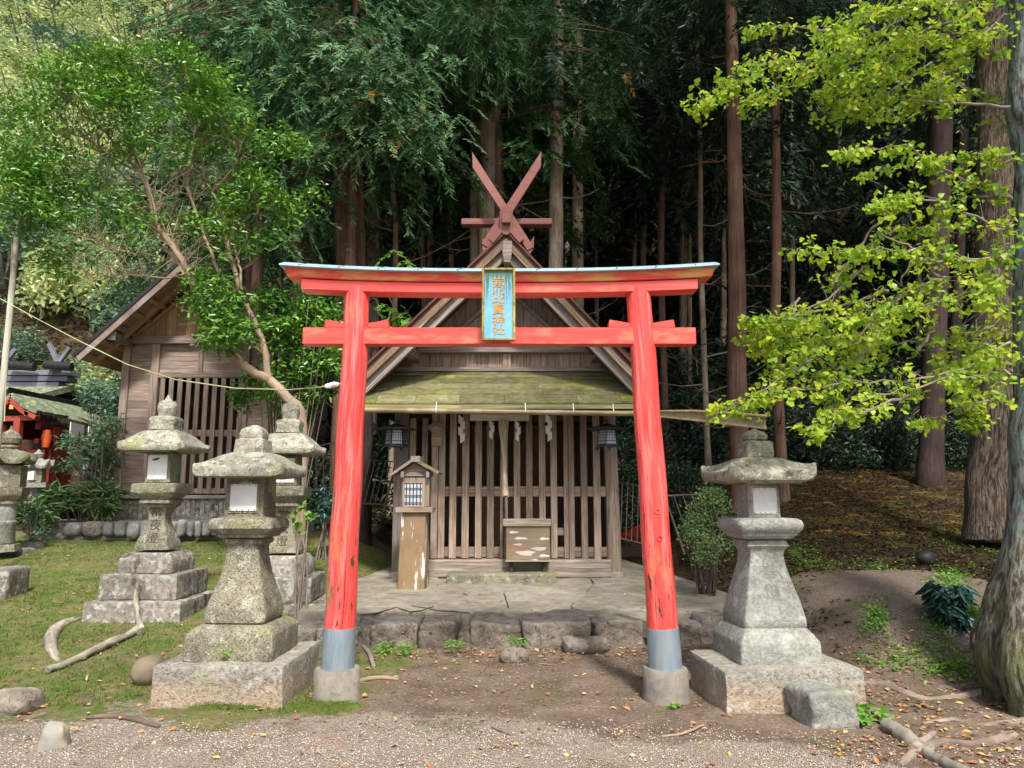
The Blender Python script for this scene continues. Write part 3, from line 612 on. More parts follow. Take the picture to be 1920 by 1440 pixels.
# ---------------------------------------------------------------- stone platform in front of the shrine
def platform():
    P = thing('stone_platform', 'low platform of rough boulders topped with cracked concrete under the shrine', 'platform', (0, 9, 0))
    zt_ = .275
    spans = [(528,590,1163,1205),(590,662,1160,1212),(663,694,1158,1205),(694,784,1152,1218),(786,858,1153,1214),(883,980,1150,1212),(983,1104,1148,1214),(1110,1216,1152,1222),(1219,1272,1150,1205),(1274,1316,1150,1212),(1318,1372,1140,1208)]
    for i, (a, b, ytop, ybot) in enumerate(spans):
        Yf = 7.62+.05*random.uniform(-1, 1); x0, x1 = at(a, 1190, Yf)[0], at(b, 1190, Yf)[0]
        zb = -.06; z1 = zt(ytop+ (10), Yf+.2)
        d = .62 if 2 < i < 9 else .55; z1 -= .0 if i != 5 else .012; zb += random.uniform(-.02, .02)
        MB().rblock(((x0+x1)/2, Yf+d/2, (zb+z1)/2), (x1-x0-.0, d, z1-zb), rotz(random.uniform(-.06,.06)), .03, 17, .06, 1.9).noise(.016, 7).build('boulder', MT['rock'], P, 60)
    x0, x1 = at(862, 1190, 7.7)[0], at(882, 1190, 7.7)[0]
    MB().rblock(((x0+x1)/2-.01, 7.82, .04), (.13, .3, .26), None, .04, 8, .02, 6).build('wedge_stone', MT['rock'], P, 60)
    # two worn concrete slabs with an uneven front edge and the dark fill below
    def slab(pts, z0, z1, tilt, nm):
        mb = MB(); pts = np.array(pts); n = len(pts)
        cz = lambda p, z: z+tilt*(p[1]-7.9)
        top = [(p[0], p[1], cz(p, z1)) for p in pts]; bot = [(p[0], p[1], cz(p, z0)-.05) for p in pts]
        c = pts.mean(0); K = 10; V = []; F = []
        for k in range(K+1):
            f = 1-k/K
            for p in pts:
                q = c+(p-c)*f if k else p; z = cz(q, z1)-(0.012 if k == 0 else 0)
                if k: q = c+(p-c)*(f+.1*(1 if k == 1 else 0)*.93)
                V.append((q[0], q[1], z+.010*mn.noise(Vector((q[0]*2, q[1]*2, 5)))+.004*mn.noise(Vector((q[0]*9, q[1]*9, 5)))))
        for k in range(K):
            for j in range(n): F.append((k*n+j, k*n+(j+1)%n, (k+1)*n+(j+1)%n, (k+1)*n+j))
        m = len(V)
        V += bot
        for j in range(n): F.append((m+j, m+(j+1)%n, (j+1)%n, j))
        mb.add(V, F).build(nm, MT['slab'], P, 40)
    def edge(pxs):  # front edge from pixels
        return [tuple(at(px, py, 1)[:1]) for px, py in pxs]
    def hit(px, py, z):
        u, y, zz_ = ray(px, py); t = (z-CH)/zz_; return (u*t, y*t)
    fr = [hit(px, py, .26) for px, py in ((560,1148),(610,1150),(665,1153),(700,1150),(745,1149),(778,1149),(800,1151),(880,1153),(905,1148),(985,1152),(1040,1148),(1072,1143))]
    fr2 = [hit(px, py, .27) for px, py in ((1075,1144),(1085,1151),(1100,1156),(1120,1152),(1150,1150),(1185,1158),(1216,1168),(1260,1160),(1300,1150),(1340,1146))]
    joint = [hit(px, py, .275) for px, py in ((1070,1138),(1078,1130),(1098,1118),(1106,1106))]
    b0 = hit(1112, 1098, .28)
    def dense(ps):
        o = []
        for a, b in zip(ps[:-1], ps[1:]):
            for k in range(4):
                f = k/4; o.append((a[0]+(b[0]-a[0])*f+random.uniform(-.008,.008), a[1]+(b[1]-a[1])*f+random.uniform(-.008,.008)))
        return o+[ps[-1]]
    left = dense(fr+joint)+[b0, (1.2, 14.6), (-2.2, 14.6), (-2.75, 10.5)]
    right = dense(fr2)+[(2.75, 9.2), (2.5, 11), (1.9, 14.6), (1.22, 14.6)]+[(b0[0]+.012, b0[1])]+[(q[0]+.012, q[1]) for q in dense(joint[::-1])]
    slab(left, .15, .262, .018, 'concrete_slab'); slab(right, .17, .276, .016, 'concrete_slab')
    MB().bb(-2.5, 2.55, 7.95, 14.4, -.2, .13).build('fill', MT['stone_dark'], P)
    # cracks
    mb = MB()
    for pl in (((700,1152),(742,1140),(770,1148),(790,1146),(812,1139)),((772,1138),(800,1142),(820,1146),(850,1147),(880,1150)),((945,1117),(950,1130),(953,1141)),((868,1116),(876,1120))):
        ps = [hit(px, py, .268) for px, py in pl]; ps = dense(ps)
        pts = [np.array([p[0], p[1], .264+.018*(p[1]-7.9)]) for p in ps]
        mb.tube(pts, [.005+.004*random.random() for _ in pts], 5)
    mb.build('crack', MT['black'], P)
platform()
# ---------------------------------------------------------------- main shrine
YS = 11.2; ZP = .33
def XS(px, Y=YS, py=900): return at(px, py, Y)[0]
def shrine():
    cxs = XS(943)
    T = thing('wooden_shrine', 'small weathered wooden shrine with lattice front, mossy skirt roof and maroon crossed finials', 'shrine', (cxs, YS, ZP))
    W, WG_, WB = MT['wood'], MT['wood_grey'], MT['wood_bleached']
    Z = lambda py, Y=YS: zt(py, Y)
    zsb, zst = Z(1083, YS-.06), Z(1049, YS-.06)
    xl0, xl1 = XS(738), XS(765); xr0, xr1 = XS(1136), XS(1161)
    # posts (square left, round right), back posts
    top = Z(772)
    MB().bb(xl0, xl1, YS-.02, YS+.19, Z(1082)-.1, top).build('corner_post', WG_, T, bevel=.012, seg=2)
    MB().tube([((xr0+xr1)/2+.01, YS+.05, Z(1084)), ((xr0+xr1)/2, YS+.05, (zsb+top)/2), ((xr0+xr1)/2-.03, YS+.05, top)], [.108, .1, .095], 20).build('corner_post', W, T, 40)
    for x in (xl0+.1, xr1-.1): MB().bb(x-.09, x+.09, 13.8, 14., .2, top+.3).build('corner_post', WG_, T)
    # sill, rails, lintel
    MB().rblock(((XS(800)+XS(1142))/2, YS-.0, (zsb+zst)/2), (XS(1142)-XS(800), .22, zst-zsb), None, .02, 11, .012, 4).build('sill_beam', WB, T, 50)
    MB().bb(xl1, XS(800), YS-.02, YS+.16, zsb+.02, zst).build('sill_beam', WG_, T, bevel=.01)
    for a, b in ((912, 931), (1026, 1045)): MB().bb(xl1, xr0+.02, YS+.045, YS+.095, Z(b), Z(a)).build('rail', W, T, bevel=.004)
    MB().bb(XS(1042), XS(1056), YS+.043, YS+.1, Z(1004), Z(990)).build('rail', W, T)
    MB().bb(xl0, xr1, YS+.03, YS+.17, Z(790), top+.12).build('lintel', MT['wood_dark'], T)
    slats = [(766,778,0,790),(790,801,0,790),(810,822,.03,775),(823,835,.0,775),(843,856,.0,775),(867,880,0,775),(891,903,0,775),(914,927,0,775),(939,944,.0,775),(945.5,951,.02,775),(963,975,0,775),(986,998,0,775),(1010,1022,0,775),(1033,1045,.0,775),(1057,1065.5,0,775),(1066.5,1077,.03,775),(1089,1101,.0,775),(1113,1126,.0,775)]
    for a, b, d, yt in slats:
        yb = 1047 if a < 1060 else 1051
        x0, x1 = XS(a), XS(b); j = random.uniform(-.008, .008)
        MB().bb(x0+j, x1+j, YS-d, YS+.045-d*.3, Z(yb)+.0, Z(yt)+.05).build('slat', W, T, bevel=.004)
    # side and back walls, floor, dark interior
    zw = Z(700)
    for x in (xl0+.04, xr1-.06):
        mb = MB(); y = YS+.2
        while y < 13.75:
            mb.bb(x-.012, x+.012, y, y+.19, zsb+.05, top+.1); y += .195
        mb.build('side_wall', MT['wood'], T)
    mb = MB(); x = xl0
    while x < xr1-.05: mb.bb(x, min(x+.21, xr1), 13.88, 13.92, .25, Z(640)); x += .215
    mb.build('back_wall', MT['wood'], T)
    MB().bb(xl0+.06, xr1-.08, YS+.2, 13.85, zst-.1, zst-.04).build('floor', MT['wood_bleached'], T)
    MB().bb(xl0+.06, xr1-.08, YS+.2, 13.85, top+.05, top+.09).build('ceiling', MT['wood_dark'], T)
    mb = MB(); mb.bb(-.55, .5, 13.2, 13.7, zst, zst+1.0); mb.bb(-.65, .6, 13.1, 13.75, zst+1., zst+1.06); mb.build('inner_altar', MT['wood_tan'], T)
    # small inner sanctuary glimpsed
    # foundation stones
    for a, b, y0, y1 in ((800,826,1084,1098),(1062,1140,1082,1093),(738,765,1083,1090),(1140,1164,1082,1090)):
        MB().rblock((XS((a+b)/2), YS+.03, ZP-.02), (XS(b)-XS(a), .26, .2 if a != 1062 else .12), None, .02, 8, .01).build('foundation_stone', MT['slab'], T, 50)
    # --- skirt roof
    YE = 10.25; ze = zt(757, YE); zk = Z(699, YS-.03)
    x0, x1 = XS(648, YE), XS(1237, YE)
    rows = 6; courses = MB()
    ys = [YE+(YS-.03-YE)*i/rows for i in range(rows+1)]
    zs = [ze+(zk-ze)*i/rows for i in range(rows+1)]
    bp = [757, 741, 731, 720, 710, 704, 697]
    # solve depth of each course line along the slope from the photo rows
    slope = (zk-ze)/(YS-.03-YE)
    def onslope(py):
        u, y, z = ray(960, py); t = (ze-CH-slope*YE)/(z-slope*y); return y*t
    yy = [YE]+[onslope(p) for p in bp[1:-1]]+[YS-.03]
    R = MB()
    for i in range(len(yy)-1):
        a, b = yy[i], yy[i+1]+.04; x = x0+(0 if i%2 else -.0)
        cut = [x0]+sorted(random.uniform(x0+.3, x1-.3) for _ in range(3))+[x1]
        if i == 0: cut = [x0]+[XS(p, YE) for p in (700, 775, 860, 945, 1085, 1170)]+[x1]
        for c0, c1 in zip(cut[:-1], cut[1:]):
            za = ze+slope*(a-YE)+.022; zb = ze+slope*(b-YE)+.004
            w = random.uniform(-.004, .004)
            v = [(c0+.003, a, za-.022), (c1-.003, a, za-.022), (c1-.003, b, zb-.02), (c0+.003, b, zb-.02), (c0+.003, a, za+w), (c1-.003, a, za), (c1-.003, b, zb), (c0+.003, b, zb+w)]
            R.add(v, [(3,2,1,0),(4,5,6,7),(0,1,5,4),(1,2,6,5),(2,3,7,6),(3,0,4,7)], np.array([[random.random()*9, 0, 0]])+np.array(v))
    SR = R.build('skirt_roof', MT['shingle'], T)
    MB().bb(x0-.01, x1+.01, YE-.025, YE+.02, ze-.075, ze-.012).build('fascia', MT['wood_moss'], SR, bevel=.004)
    mb = MB()
    nx = 16
    for i in range(nx):
        x = x0+.06+(x1-x0-.12)*i/(nx-1); mb.beam((x, YE+.03, ze-.07), (x, YS, ze-.07+slope*(YS-YE-.03)), .05, .06)
    mb.build('rafter', MT['wood_dark'], SR)
    mb = MB(); mb.beam((x0, YE+.02, ze-.026), (x0, YS, ze-.026+slope*(YS-YE)), .02, .05)
    mb.add([(x0,YE+.02,ze-.03),(x1,YE+.02,ze-.03),(x1,YS,ze-.03+slope*(YS-YE)),(x0,YS,ze-.03+slope*(YS-YE))],[(0,1,2,3)]); mb.build('roof_lining', MT['wood_dark'], SR)
    # --- gable
    YG = YS+.02; ap = at(949, 466, YG)      # inner apex
    zl = Z(697, YG)
    gl, gr = XS(690, YG), XS(1195, YG)
    xa = ap[0]; za = ap[2]
    sl = (za-zl)/(xa-gl)
    planks = MB(); x = gl
    lines = [690,703,716,729,742,755,768] 
    pw = XS(1000)-XS(964)
    while x < gr:
        b = min(x+pw*random.uniform(.9, 1.1)*.62, gr)
        h0 = za-sl*abs(x-xa)*1.0; h1 = za-sl*abs(b-xa)*1.0
        if x < xa < b: mid = True
        y0 = YG+random.uniform(-.004, .004)
        planks.prism([(x+.003, zl-.05), (b-.003, zl-.05), (b-.003, max(h1, zl)), (x+.003, max(h0, zl))], y0, y0+.03, None)
        v = planks.V[-1]; planks.G[-1] = np.c_[v[:,2]+random.random()*9, v[:,0], v[:,1]]
        x = b
    planks.build('gable_boards', W, T)
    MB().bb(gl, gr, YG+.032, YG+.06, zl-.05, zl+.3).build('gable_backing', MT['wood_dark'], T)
    # thick tie beam with purlin ends, ledge, stubs, struts
    zb0, zb1 = Z(661, YG-.1), Z(638, YG-.1)
    MB().bb(XS(781), XS(1120), YG-.13, YG-.002, zb0, zb1).build('tie_beam', MT['wood_grey'], T, bevel=.008)
    YF = 10.55
    for a, b in ((753, 783), (1116, 1142)):
        xa0, xb0 = at(a, 650, YF)[0], at(b, 650, YF)[0]
        MB().bb(xa0, xb0-.04, YF, 14.3, zt(666, YF), zt(643, YF)+.02).build('purlin', MT['wood_grey'], T, bevel=.006)
    MB().bb(XS(712), XS(1182), YG-.07, YG-.004, Z(697), Z(689)).build('ledge', MT['wood_grey'], T, bevel=.005)
    MB().bb(XS(700), XS(1190), YG-.03, YG-.005, Z(706), Z(698)).build('flashing', MT['wood_grey'], T)
    for a, b in ((768,785),(942,958),(1115,1130)): MB().bb(XS(a), XS(b), YG-.05, YG-.006, Z(689), zb0-.002).build('stub_post', MT['wood'], T, bevel=.004)
    for sgn in (-1, 1):
        p0 = np.array([xa+sgn*.05, YG-.035, Z(548)]); p1 = np.array([XS(949+sgn*112), YG-.035, zb1])
        MB().beam(p0, p1, .05, .11, (0,1,0)).build('gable_strut', MT['wood_grey'], T, bevel=.004)
        pr0 = np.array([xa, YG-.04, za-.05]); pr1 = np.array([xa+sgn*(zb1+1.05-zb1)*1.9, YG-.04, za-.05-sl*1.9])
        MB().beam(pr0, pr1, .07, .13, (0,1,0)).build('inner_rafter', MT['wood_dark'], T)
    MB().bb(xa-.06, xa+.06, YG-.05, YG-.005, zb1+.002, za-.1).build('king_post', MT['wood_grey'], T)
    # --- main roof: two slopes carried forward of the gable, barge boards
    YB0, YB1 = 10.35, 14.7
    A = at(949, 447, YB0); BL = at(690, 695, YB0); BR = at(1181, 690, YB0)
    for s_, B in ((-1, BL), (1, BR)):
        d = unit(B-A); nrm = np.array([-d[2]*s_*-1*-1, 0, d[0]*s_*1.]); nrm = np.array([d[2]*-s_, 0, d[0]*s_]); 
        if nrm[2] < 0: nrm = -nrm
        E = A+d*(np.linalg.norm(B-A)+.42)
        # roof deck
        MB().add([A+nrm*.0, E+nrm*.0, E+nrm*.05, A+nrm*.05]+[q+np.array([0, YB1-YB0, 0]) for q in (A+nrm*.0, E+nrm*.0, E+nrm*.05, A+nrm*.05)], [(0,1,2,3),(7,6,5,4),(0,4,5,1),(1,5,6,2),(2,6,7,3),(3,7,4,0)]).build('roof_deck', MT['maroon_dark'], T)
        q0, q1 = A-nrm*.075+d*.05, E-nrm*.075
        MB().beam(q0+np.array([0,.02,0]), q1+np.array([0,.02,0]), .05, .145, (0,1,0)) .build('barge_board', MT['wood_bleached'], T, bevel=.004) if False else None
        # upright board face: built with width in y and depth along the normal
        def strip(y0, y1, n0, n1, nm, mat, ext=0):
            v = [A+d*ext*0+nrm*n0, E+nrm*n0, E+nrm*n1, A+nrm*n1]
            # mitre at the ridge: keep to x = apex
            for k in (0, 3):
                off = v[k][0]-A[0]; v[k] = v[k]-d*(off/d[0])
            v = [np.array([q[0], y0, q[2]]) for q in v]+[np.array([q[0], y1, q[2]]) for q in v]
            f = [(0,1,2,3),(7,6,5,4),(0,4,5,1),(1,5,6,2),(2,6,7,3),(3,7,4,0)]
            L_ = np.array([[np.dot(q-A, d)+s_*3, np.dot(q-A, nrm), q[1]] for q in v])
            return MB().add(v, f, L_).build(nm, mat, T, bevel=.003)
        strip(YB0-.03, YB0+.03, -.085, -.002, 'barge_board', MT['wood_barge'])
        strip(YB0-.045, YB0-.0, .052, .085, 'roof_edge', MT['maroon_dark'])
        strip(YB0+.0, YB1, -.03, -.003, 'roof_lining', MT['wood_dark'])
        strip(YB0+.05, YB0+.14, -.20, -.032, 'second_rafter', MT['wood_grey'])
        strip(YB0+.36, YB0+.44, -.17, -.032, 'second_rafter', MT['wood_dark'])
    # pendant under the apex
    PZ = lambda p: zt(p, YB0-.06)
    MB().prism([(at(943,470,YB0)[0], PZ(452)), (at(960,470,YB0)[0], PZ(452)), (at(960,470,YB0)[0], PZ(473)), (at(957,470,YB0)[0], PZ(492)), (at(945,470,YB0)[0], PZ(492)), (at(942,470,YB0)[0], PZ(473))], YB0-.07, YB0+.2).build('gable_pendant', MT['wood_grey'], T, bevel=.006)
    # ridge box and finials in maroon
    YC = YB0-.06
    q = lambda px, py, Y=YC: (at(px, py, Y)[0], zt(py, Y)+0)
    def Q(px, py, Y):
        p = at(px, py, Y); return (p[0], p[2])
    hexp = [(939,418),(960,418),(961,395),(952,389),(946,389),(938,395)]
    hexo = [(937.5,430),(940,437),(949,441),(958,437),(961.5,430),(961.5,396),(953,387.5),(945,387.5),(937,396)]
    MB().prism([Q(a, b, YC) for a, b in hexo][::-1], YC, YB1-.2).build('ridge_beam', MT['maroon'], T, bevel=.006)
    MB().prism([Q(a, b, YC-.08) for a, b in [(941,417),(957.5,417),(957,394),(952,390.5),(946,390.5),(941.5,394)]][::-1], YC-.08, YC-.002).build('ridge_end_block', MT['maroon'], T, bevel=.004)
    for s_, col in ((-1, 0), (1, 1)):
        mp = lambda x: 949+s_*(x-949)
        yo = YC+.05+col*.075
        pl = [(1014,283),(1014.5,313),(905,471),(891.5,461)] if s_ > 0 else [(885,284),(886,314),(989,470),(1001,463)]
        if s_ > 0: pl = [(1015,283),(1014.5,312),(918,466),(902,457)]
        pl = [Q(a, b, yo) for a, b in pl]
        MB().prism(pl if s_ > 0 else pl[::-1], yo, yo+.065).build('crossed_finial', MT['maroon'], T, bevel=.005)
        yo2 = YB1-.7+col*.075
        cx_ = Q(949, 400, YC)[0]
        pl2 = [(a, b) for a, b in pl]
        MB().prism(pl if s_ > 0 else pl[::-1], yo2, yo2+.065).build('crossed_finial', MT['maroon'], T, bevel=.005)
    x0, zz0 = Q(865, 426, YC+.4); x1, zz1 = Q(1035, 411, YC+.4)
    MB().bb(x0, x1, YC+.36, YC+.52, zz0+.03, zz1+.0).build('ridge_log', MT['maroon'], T, bevel=.012, seg=2)
    MB().bb(x0+.05, x1-.05, 13.2, 13.36, zz0+.03, zz1).build('ridge_log', MT['maroon'], T, bevel=.012, seg=2)
    # saddle boards at the foot of the finials
    for s_ in (-1, 1):
        a = np.array([*Q(949+s_*10, 430, YC-.0), 0]); b = np.array([*Q(949+s_*29, 452, YC), 0])
        MB().beam((a[0], YC+.02, a[1]), (b[0], YC+.02, b[1]), .09, .05, (0,1,0)).build('saddle_board', MT['maroon'], T, bevel=.004)
    # entrance step
    S = MB().rblock((XS(941, YS-.35), YS-.42, ZP+.02), (XS(1042, YS-.5)-XS(841, YS-.5), .42, .17), None, .025, 14, .01, 6).build('stone_step', MT['stone'], None, 50)
    tag(S, 'rough speckled stone step lying below the lattice front of the shrine', 'step')
    return T
shrine()
# ---------------------------------------------------------------- fittings of the shrine
def xz(px, py, Y): p = at(px, py, Y); return p[0], p[2]
MT['cleanwood'] = surf('bare_bleached_wood', (.62,.59,.55), (.50,.46,.42), (1,10,10), 6, rv=.05, bd=.002)
MT['board_pale'] = surf('pale_board', (.74,.69,.58), (.60,.55,.45), WG, 3, rv=.05, bd=.002)
def offering_box():
    Y0 = YS-.42; x0, z0 = xz(949, 1053, Y0); x1, z1 = xz(1031, 987, Y0)
    T = thing('offering_box', 'square wooden offering box with white worn patches standing against the lattice', 'offering box', ((x0+x1)/2, Y0, z0))
    pm = surf('worn_box_wood', (.235,.19,.13), (.17,.13,.09), WG, 3, rv=.05, rough=.8, bd=.004, patches=[dict(c=(.30,.13,.06), s=(1,4,4), n=2, lo=.58, hi=.68, a=.7)])
    BX = MB().bb(x0, x1, Y0, Y0+.36, z0+.02, z1).build('box', pm, T, bevel=.004)
    for px, py, w_, h_ in ((963,998,18,4),(976,1009.5,24,5),(1020,1010,18,4.5),(972,1021,16,3.5),(1011,1029,27,6.5),(986,1037,34,9),(1020,1042,20,5.5),(1003,1050,12,3)):
        c_ = at(px, py, Y0); s_ = sc(Y0); a_ = np.arange(18)*math.pi/9; rr = np.array([1+.16*math.sin(3*t+px)+.12*math.sin(5*t+py) for t in a_])
        ring = [np.c_[c_[0]+np.cos(a_)*rr*w_*s_/2*k_, np.full(18, Y0-d_), c_[2]+np.sin(a_)*rr*h_*s_/2*k_] for k_, d_ in ((1., -.001), (.97, .0015))]
        MB().loft(ring).build('bare_patch', MT['cleanwood'], BX)
    MB().bb(x0-.01, x1+.01, Y0-.012, Y0+.37, z0, z0+.019).build('bottom_board', MT['wood_bleached'], T)
    a, b = xz(943, 987, Y0-.02)[0], xz(1033, 987, Y0-.02)[0]; zt0, zt1 = z1+.002, zt(974, Y0-.02)
    for q in ((a, b, Y0-.025, Y0+.0), (a, b, Y0+.375, Y0+.40), (a, a+.03, Y0+.001, Y0+.374), (b-.03, b, Y0+.001, Y0+.374)): MB().bb(*q, zt0, zt1).build('rim_board', MT['wood_bleached'], T, bevel=.003)
    for i in range(5): 
        y = Y0+.05+i*.07; MB().bb(a+.031, b-.031, y, y+.02, zt0+.01, zt1-.01).build('grille_bar', MT['wood_grey'], T)
    mb = MB()
    for sx in (x0+.05, x1-.1):
        mb.bb(sx, sx+.05, Y0+.06, Y0+.11, ZP-.02, z0-.001); mb.bb(sx, sx+.05, Y0+.27, Y0+.32, ZP-.02, z0-.001)
    for k in range(2): pass
    mb.build('foot', MT['wood_dark'], T)
offering_box()
def post_lantern():
    Y0 = 10.0; c = xz(773, 1105, Y0); x = c[0]
    T = thing('wooden_post_lantern', 'wooden lantern with mossy gabled roof and barred window on a thick peeling post', 'lantern', (x+.02, Y0+.12, .3))
    ax = lambda p, py=1000: xz(p, py, Y0)[0]; Z = lambda p: zt(p, Y0)
    pm = surf('peeling_post_wood', (.27,.165,.115), (.24,.185,.085), (.7,10,10), 2.5, rv=0, rough=.85, bd=.008, patches=[dict(c=(.66,.62,.60), s=(1.0,5,5), n=1.7, d=4, lo=.56, hi=.60, h=.8), dict(c=(.06,.04,.03), s=(.5,30,30), n=2, lo=.63, hi=.67, h=-1.5)])
    b = MB(); L0 = [(ax(746),Y0-.0,Z(1105)-.03),(ax(797),Y0,Z(1105)-.03),(ax(802),Y0+.3,Z(1105)-.03),(ax(750),Y0+.3,Z(1105)-.03)]
    L1 = [(ax(751),Y0-.0,Z(961)),(ax(798),Y0,Z(961)),(ax(800),Y0+.27,Z(961)),(ax(753),Y0+.27,Z(961))]
    R_ = [np.array(L0)*(1-t)+np.array(L1)*t for t in np.linspace(0,1,9)]
    V = np.concatenate(R_); b.loft(R_, True, np.c_[V[:,2]+.3, V[:,0], V[:,1]]); b.build('post', pm, T, bevel=.014, seg=2)
    MB().bb(ax(741), ax(811), Y0-.05, Y0+.33, Z(961)+.002, Z(951)).build('shelf', MT['wood'], T, bevel=.005)
    z0 = Z(951)+.002; z1 = Z(893)
    x0, x1 = ax(751), ax(803)
    B = MB().bb(x0, x1, Y0+.02, Y0+.28, z0, z1).build('lamp_box', MT['wood'], T, bevel=.006)
    for q in ((ax(753), ax(757), z0, Z(903)), (ax(790), ax(795), z0, Z(903)), (ax(757)+.001, ax(790)-.001, Z(903)-.02, Z(903)), (ax(757)+.001, ax(790)-.001, z0, z0+.022)):
        MB().bb(q[0], q[1], Y0-.008, Y0+.018, q[2], q[3]).build('window_frame', MT['wood'], B, bevel=.002)
    MB().bb(ax(757), ax(790), Y0+.006, Y0+.017, z0+.02, Z(904)).build('pane', MT['pane'], B)
    for i in range(5):
        x_ = ax(757+33*(i+.5)/5); MB().bb(x_-.006, x_+.006, Y0-.006, Y0+.004, z0+.02, Z(904)).build('glazing_bar', MT['metal_dark'], B)
    for i in range(3):
        zz_ = z0+.05+i*.095; MB().bb(ax(757), ax(790), Y0-.012, Y0-.007, zz_, zz_+.011).build('glazing_bar', MT['metal_dark'], B)
    MB().bb(ax(748), ax(806), Y0-.0, Y0+.30, z1+.001, Z(885)).build('eave_beam', MT['wood_grey'], T, bevel=.003)
    apx, apz = ax(774), Z(865)
    MB().prism([(ax(745), Z(886)), (ax(806), Z(886)), (apx, apz-.02)], Y0+.03, Y0+.27).build('gable', MT['wood'], T)
    for s_, e, m in ((-1, (732, 893), 'wood_grey'), (1, (821, 889), 'wood_moss')):
        E = np.array([ax(e[0]), 0, Z(e[1])]); A = np.array([apx, 0, apz]); d = unit(E-A); n = np.array([-d[2]*s_, 0, d[0]*s_])
        if n[2] < 0: n = -n
        v = [A, E, E+n*.03, A+n*.03+np.array([0,0,.008])]
        V = [np.array([q[0], Y0-.09, q[2]]) for q in v]+[np.array([q[0], Y0+.38, q[2]]) for q in v]
        MB().add(V, [(0,1,2,3),(7,6,5,4),(0,4,5,1),(1,5,6,2),(2,6,7,3),(3,7,4,0)], np.array(V)*np.array([1,.6,1])).build('roof_board', MT['shingle'] if s_ > 0 else MT[m], T)
    MB().bb(ax(769), ax(787), Y0-.1, Y0+.36, Z(867), Z(856)).build('ridge_cap', MT['wood_grey'], T, bevel=.004)
    for p in (750, 798): MB().bb(ax(p), ax(p+6), Y0-.06, Y0-.001, Z(895), Z(884)).build('rafter_end', MT['wood_grey'], T)
post_lantern()
def hanging_lantern(cxp, label, tilt=0):
    Y0 = YS-.42; s = sc(Y0, 2.2)
    c = np.array([xz(cxp, 800, Y0)[0], Y0, 0]); Z = lambda p: zt(p, Y0)
    T = thing('hanging_lantern', label, 'lantern', (c[0], Y0, Z(838)), 'bronze lanterns on the front posts')
    n = 6
    def ring(r, z, rot=.26): a = np.arange(n)*2*math.pi/n+rot; return np.c_[c[0]+r*np.cos(a), c[1]+r*np.sin(a), np.full(n, z)]
    rt = 43*s
    MB().loft([ring(rt*.97, Z(806)), ring(rt, Z(804)), ring(rt*.6, Z(800.5)), ring(rt*.2, Z(796)), ring(rt*.1, Z(794))]).build('roof', MT['metal_dark'], T)
    B = MB().loft([ring(20.5*s, Z(834)), ring(18*s, Z(806.5))]).build('light_panel', MT['pane'], T)
    bars = MB()
    for k in range(n):
        a0, a1 = k, (k+1)%n
        lo, hi = ring(21*s, Z(834)), ring(18.5*s, Z(806.5))
        for i in range(7):
            t = i/6; bars.beam(lo[a0]*(1-t)+lo[a1]*t, hi[a0]*(1-t)+hi[a1]*t, .006 if i%6 else .014, .006 if i%6 else .014)
        for j in (0, .22, .27, .45, .62, .8, 1):
            p = lo*(1-j)+hi*j; bars.beam(p[a0], p[a1], .006 if 0 < j < 1 else .016, .006 if 0 < j < 1 else .016)
    bars.build('lattice', MT['metal_dark'], T)
    MB().loft([ring(23*s, Z(838)), ring(23.5*s, Z(836)), ring(22*s, Z(834.2))]).build('base', MT['metal_dark'], T)
    lo, hi = ring(26.5*s, Z(844)), ring(21*s, Z(835))
    for k in range(n): MB().beam(lo[k], hi[k], .018, .018).build('foot', MT['metal_dark'], T)
    MB().tube([(c[0], c[1], Z(795)), (c[0], c[1]+.02, Z(789)), (c[0], c[1]+.22, Z(785)), (c[0], YS-.03, Z(786))], .009, 6).build('bracket', MT['metal_dark'], T)
hanging_lantern(743, 'dark bronze hexagonal lantern hanging before the left front post of the shrine')
hanging_lantern(1139, 'dark bronze hexagonal lantern hanging before the right front post of the shrine')
def shide(px, y0, y1, wpx, label, n=4):
    Y0 = YS-.16; s = sc(Y0, 2)
    x, zt0 = xz(px, y0, Y0); zb = zt(y1, Y0); h = (zt0-zb)/n; w = wpx*s*.62
    mb = MB(); dx = 0; ang = random.uniform(-.25, .25)
    for k in range(n):
        z1 = zt0-h*k*.9; z0_ = z1-h*1.2; o = (w*.35 if k%2 else -w*.35)
        tw = ang+.35*(-1)**k; c, s_ = math.cos(tw), math.sin(tw)
        o *= .55; q_ = h*.22*(1 if k%2 else -1)
        P = [(o-w*.5, z1-q_), (o+w*.5, z1+q_), (o+w*.5, z0_+q_), (o-w*.5, z0_-q_)]
        V = [(x+a*c, Y0+a*s_-.006*k, z) for a, z in P]+[(x+a*c, Y0+a*s_-.006*k+.003, z) for a, z in P]
        mb.add(V, [(0,1,2,3),(7,6,5,4),(0,4,5,1),(1,5,6,2),(2,6,7,3),(3,7,4,0)])
    mb.tube([(x-w*.3, Y0, zt0), (x-w*.2, Y0+.01, zt0+.09)], .004, 5)
    return tag(mb.build('paper_streamer', MT['paper']), label, 'paper streamer', 'white zigzag paper streamers on the lattice')
shide(866, 781, 830, 15, 'white zigzag paper streamer left of the hung board')
shide(922, 790, 822, 12, 'short crumpled white streamer just left of the bell cord', 3)
shide(971, 792, 826, 12, 'crumpled white streamer just right of the bell cord', 3)
shide(1029, 779, 827, 15, 'long white zigzag paper streamer right of the hung board')
x0, z0 = xz(882, 788, YS-.14); x1, z1 = xz(992, 777, YS-.14)
tag(MB().bb(x0, x1, YS-.22, YS-.17, z0-.01, z1).build('hung_board', MT['board_pale'], bevel=.004), 'pale horizontal board hung across the top of the lattice', 'board')
